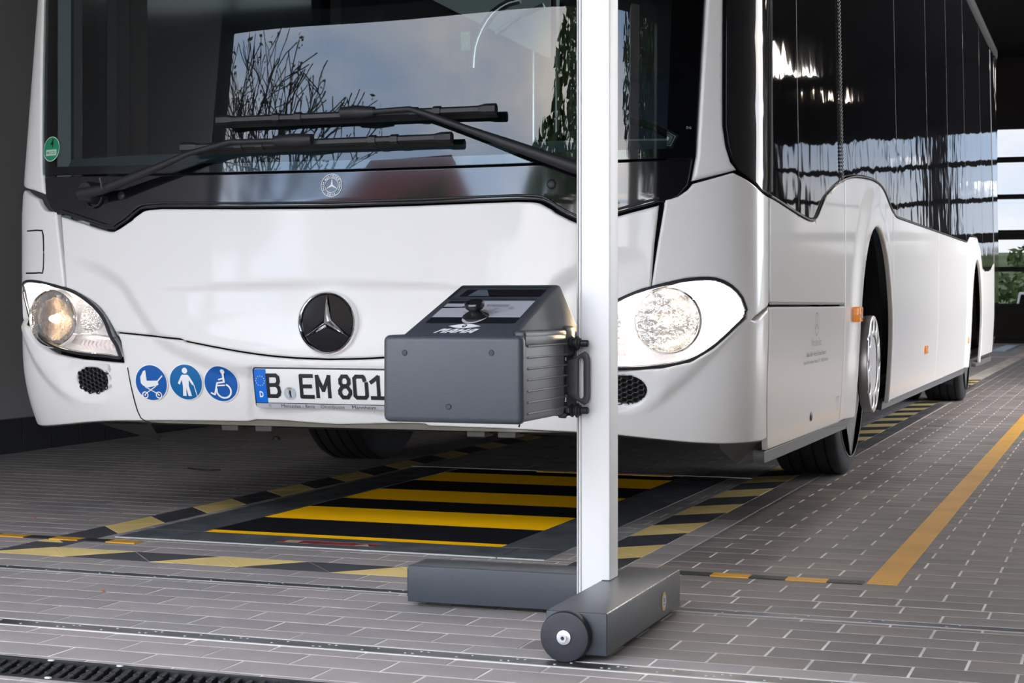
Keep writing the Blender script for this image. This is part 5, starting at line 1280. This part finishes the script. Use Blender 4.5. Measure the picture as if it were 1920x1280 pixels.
# --- optic box
bx0, bx1, by0, by1, bz0, bz1 = .787, 1.100, -1.405, -1.095, .4705, .6545
cs = MB()      # ribbed casing, a little smaller than the front shell
cs.box((bx0+.006, by0+.02, bz0+.003), (bx1-.004, by1, bz1-.002), None, .008)
casing = cs.build('casing', TRIB, T, 40)
for i in range(7):
    z = bz0+.020+i*.0235; MB().box((bx1-.006, by0+.045, z-.0022), (bx1-.0008, by1+.012, z+.0022), None, .0018).build('casing_rib', TRIB, casing, 40)
sh_ = MB().box((bx0, by0, bz0), (bx1, by0+.032, bz1), None, .0125)
shell = sh_.build('front_shell', TGREY, T, 40)
MB().box((bx0+.003, by0+.028, bz1-.024), (bx1-.002, by1+.004, bz1), None, .005).build('upper_shell', TGREY, T, 40)
for x, z in ((.838, .6175), (1.033, .619), (.9375, .505)):
    Ms_ = frame((0, -1, 0), (x, by0-.0004, z))
    o = MB().lathe([(.0058, .0008), (.0050, .0008), (.0042, -.0015), (.0, -.0015)], Ms_, 20).build('screw_hole', mat('hole_rim', (.03, .03, .035), .4), shell, 40)
    MB().lathe([(.0, .0006), (.0026, .0002), (.0034, -.001)], Ms_, 12).build('screw', mat('dull_screw', (.25, .25, .26), .4, .8), o, 40)
# sloping console: prism with side walls
def q3(x, y, z): return Vector((x, y, z))
A = [q3(.826, -1.386, .655), q3(1.070, -1.386, .655), q3(1.076, -1.085, .7635), q3(.845, -1.085, .7635)]
Bk = [q3(.835, -.985, .650), q3(1.098, -.985, .655)]
lowb = [q3(.822, -1.388, .645), q3(1.080, -1.388, .645)]
bm = bmesh.new(); vv = [bm.verts.new(p) for p in A+[q3(.842, -1.070, .762), q3(1.078, -1.070, .762)]+Bk+lowb]
# 0,1 front; 2,3 top front; 4,5 top back (l,r); 6,7 back low (l,r); 8,9 base front
for f in ((0, 1, 2, 3), (3, 2, 5, 4), (4, 5, 7, 6), (1, 9, 7, 5, 2), (0, 3, 4, 6, 8), (0, 8, 9, 1), (8, 6, 7, 9)): bm.faces.new([vv[i] for i in f])
bmesh.ops.recalc_face_normals(bm, faces=bm.faces[:]); bmesh.ops.bevel(bm, geom=bm.edges[:], offset=.0055, segments=3, affect='EDGES', profile=.5)
me = bpy.data.meshes.new('console'); bm.to_mesh(me); bm.free(); me.materials.append(TGREY); me.polygons.foreach_set('use_smooth', [True]*len(me.polygons)); me.set_sharp_from_angle(angle=R(40))
console = link('console', me, T)
# shoulder running back from the console towards the column
MB().box((1.070, by0+.03, bz1-.012), (bx1-.003, by1+.07, bz1+.010), None, .008).build('shoulder', TGREY, T, 40)
MB().box((1.03, by1, .60), (1.098, -1.02, .672), None, .01).build('shoulder', TGREY, T, 40)
# console coordinates: a across (0..1), b up the slope (0..1)
nC = (A[1]-A[0]).cross(A[3]-A[0]).normalized()
def CS(a, b, o): 
    l_ = A[0].lerp(A[3], b); r_ = A[1].lerp(A[2], b); return l_.lerp(r_, a)+nC*o
flatpoly('keypad_black', [[(.085, .22), (.93, .22), (.93, .655), (.085, .655)]], mat('keypad_black', (.012, .013, .018), .3), console, CS, .0006)
flatpoly('keypad_grey', [[(.10, .33), (.93, .33), (.93, .655), (.36, .655), (.30, .60), (.085, .60), (.085, .33)]], mat('keypad_grey', (.40, .40, .44), .38), console, CS, .0012)
flatpoly('keypad_bar', [[(.085, .53), (.27, .53), (.32, .575), (.47, .575), (.47, .545), (.40, .545), (.30, .515), (.085, .505)]], mat('keypad_black', (.012, .013, .018), .3), console, CS, .0018)
flatpoly('keypad_panel', [[(.50, .535), (.72, .535), (.72, .58), (.50, .58)]], mat('keypad_mid', (.24, .25, .30), .38), console, CS, .0018)
flatpoly('dial_ring', ringpoly(.51, .345, .115, .145, 40, .56*1.45) , mat('dial_ring_grey', (.46, .46, .50), .35), console, lambda a, b, o: CS(a, b, o), .0022)
for a_ in np.linspace(R(20), R(160), 7): flatpoly('dial_tick', stroke([(.51+.19*.8*math.cos(a_), .345+.21*math.sin(a_)), (.51+.21*.8*math.cos(a_), .345+.23*math.sin(a_))], .006), INK, console, CS, .002)
decal_text('number', '40', (.74, .48, .79, .52), mat('grey_ink', (.2, .2, .22), .5), console, CS, .002)
cK = CS(.505, .345, .001); MK = frame(nC, cK)
kb = MB().lathe([(.0295, .0), (.029, .003), (.022, .008), (.015, .012), (.012, .017), (.0185, .019), (.0215, .023), (.0215, .030), (.019, .0335), (0, .034)], MK, 40).build('dial_knob', mat('knob_black', (.012, .012, .014), .22, 0, .3), console, 35)
MB().box((-.006, .018, .018), (.006, .027, .027), MK, .002).build('pointer', MATS['knob_black'], kb, 40)
# sunk display window near the top
MB().prism([(0, 0), (1, 0), (1, 1), (0, 1)], 0, Matrix.Identity(4))
dv = MB(); cr = [(.10, .745), (.935, .745), (.935, .90), (.115, .90)]
dv.add([CS(a, b, .0012) for a, b in cr]+[CS(a, b, -.0002) for a, b in [(.12, .755), (.925, .755), (.925, .89), (.13, .89)]], [(0, 1, 5, 4), (1, 2, 6, 5), (2, 3, 7, 6), (3, 0, 4, 7)]); dv.build('display_rim', TGREY, console)
flatpoly('display', [[(.118, .752), (.93, .752), (.93, .895), (.13, .895)]], mat('display_glass', (.012, .010, .014), .08, 0, .4), console, CS, .0009)
flatpoly('display_frame_line', [[(.02, .70), (.05, .70), (.05, .955), (.02, .955)], [(.05, .93), (.95, .93), (.95, .955), (.05, .955)], [(.06, .69), (.93, .69), (.93, .705), (.06, .705)]], mat('line_dark', (.02, .022, .03), .4), console, CS, .0008)
flatpoly('display_mirror', [[(.20, .755), (.42, .755), (.34, .88), (.24, .88)]], mat('display_grey', (.10, .12, .15), .15), console, CS, .0014)
# maker's mark: eye shape with a cog, and the word below
LG = flatpoly('maker_mark', [[(.34+.30*k/20, .163+.042*math.sin(math.pi*k/20)) for k in range(21)]+[(.64-.30*k/20, .163-.040*math.sin(math.pi*k/20)) for k in range(1, 20)]], WHP, console, CS, .0007)
cog = []
for i in range(16): 
    rr = .036 if i % 2 == 0 else .025; an = i*math.pi/8; cog.append((.49+rr*.7*math.cos(an), .164+rr*math.sin(an)))
flatpoly('cog', [cog], TDARK, LG, CS, .0011); flatpoly('cog_centre', [disc(.49, .164, .012, 14, .7)], WHP, LG, CS, .0015)
# the word in bold slanted capitals
def slant(a, b, o): return CS(.265+a*.36+b*.055, .030+b*.080, o)
WD = {'M': [[(0, 0), (.06, 0), (.06, 1), (0, 1)], [(.17, 0), (.235, 0), (.235, 1), (.17, 1)], [(.05, 1), (.10, 1), (.145, .45), (.09, .45)], [(.135, .45), (.09, .45), (.14, 1), (.19, 1)]],
      'A': [[(0, 0), (.065, 0), (.13, 1), (.08, 1)], [(.235, 0), (.165, 0), (.12, 1), (.19, 1)], [(.05, .22), (.19, .22), (.19, .45), (.07, .45)]],
      'H': [[(0, 0), (.065, 0), (.065, 1), (0, 1)], [(.17, 0), (.235, 0), (.235, 1), (.17, 1)], [(.05, .38), (.19, .38), (.19, .62), (.05, .62)]]}
x_ = 0
for ch in 'MAHA':
    k = 1.0; flatpoly('letter', [[(x_+a, b) for a, b in p_] for p_ in WD[ch]], WHP, LG, slant, .0012); x_ += .25
# clamps, rollers and pull handle where the box rides on the column
for z in (.632, .4815):
    Mk = Matrix.Translation((1.083, -1.062, z)) @ Matrix.Rotation(R(90), 4, 'Y')
    o = MB().lathe([(0, -.01), (.018, -.01), (.019, -.004), (.019, .004), (.012, .006), (.011, .014), (0, .014)], Mk, 24).build('clamp_boss', TGREY, T, 40)
    MB().lathe([(.0, .016), (.0135, .016), (.0155, .019), (.0155, .022), (.0115, .0245), (.0115, .027), (.0165, .030), (.0165, .034), (.012, .037), (.012, .040), (.006, .041), (.006, .0415), (.008, .042), (.008, .056), (.006, .058), (0, .058)], Mk, 28).build('roller', BPLA, o, 40)
    MB().lathe([(.0, .0), (.0095, .0), (.0095, .0155), (.0, .0155)], Mk @ Matrix.Translation((0, 0, .002)), 6).build('bolt_nut', STEEL, o)
hpoly = [(1.076, .590), (1.103, .597), (1.122, .610), (1.129, .6135), (1.137, .608), (1.1405, .598), (1.1405, .508), (1.137, .499), (1.129, .494), (1.115, .501), (1.095, .512), (1.076, .519)]
slot = [(1.1125+.0065*math.cos(a), .5925+.0065*math.sin(a)) for a in np.linspace(0, math.pi, 8)]+[(1.1125+.0065*math.cos(a), .514+.0065*math.sin(a)) for a in np.linspace(math.pi, 2*math.pi, 8)]
hf = lambda a, b, o: Vector((a, -1.056-o, b))
slot = [(a+.008, b) for a, b in slot]
panel('pull_handle', hpoly, mat('handle_dark', (.05, .045, .055), .4), T, off=0, thick=.006, r=.0015, step=.02, ds=.008, holes=[slot], fn=hf)
MB().box((1.070, -1.085, .50), (1.086, -1.056, .61), None, .003).build('handle_bracket', TGREY, T, 40)
MB().box((1.060, -1.10, .470), (1.10, -1.045, .476)).build('lower_lug', BPLA, T)
MB().box((1.074, -1.02, .49), (1.106, -.99, .63), None, .004).build('slide_block', TGREY, T, 40)
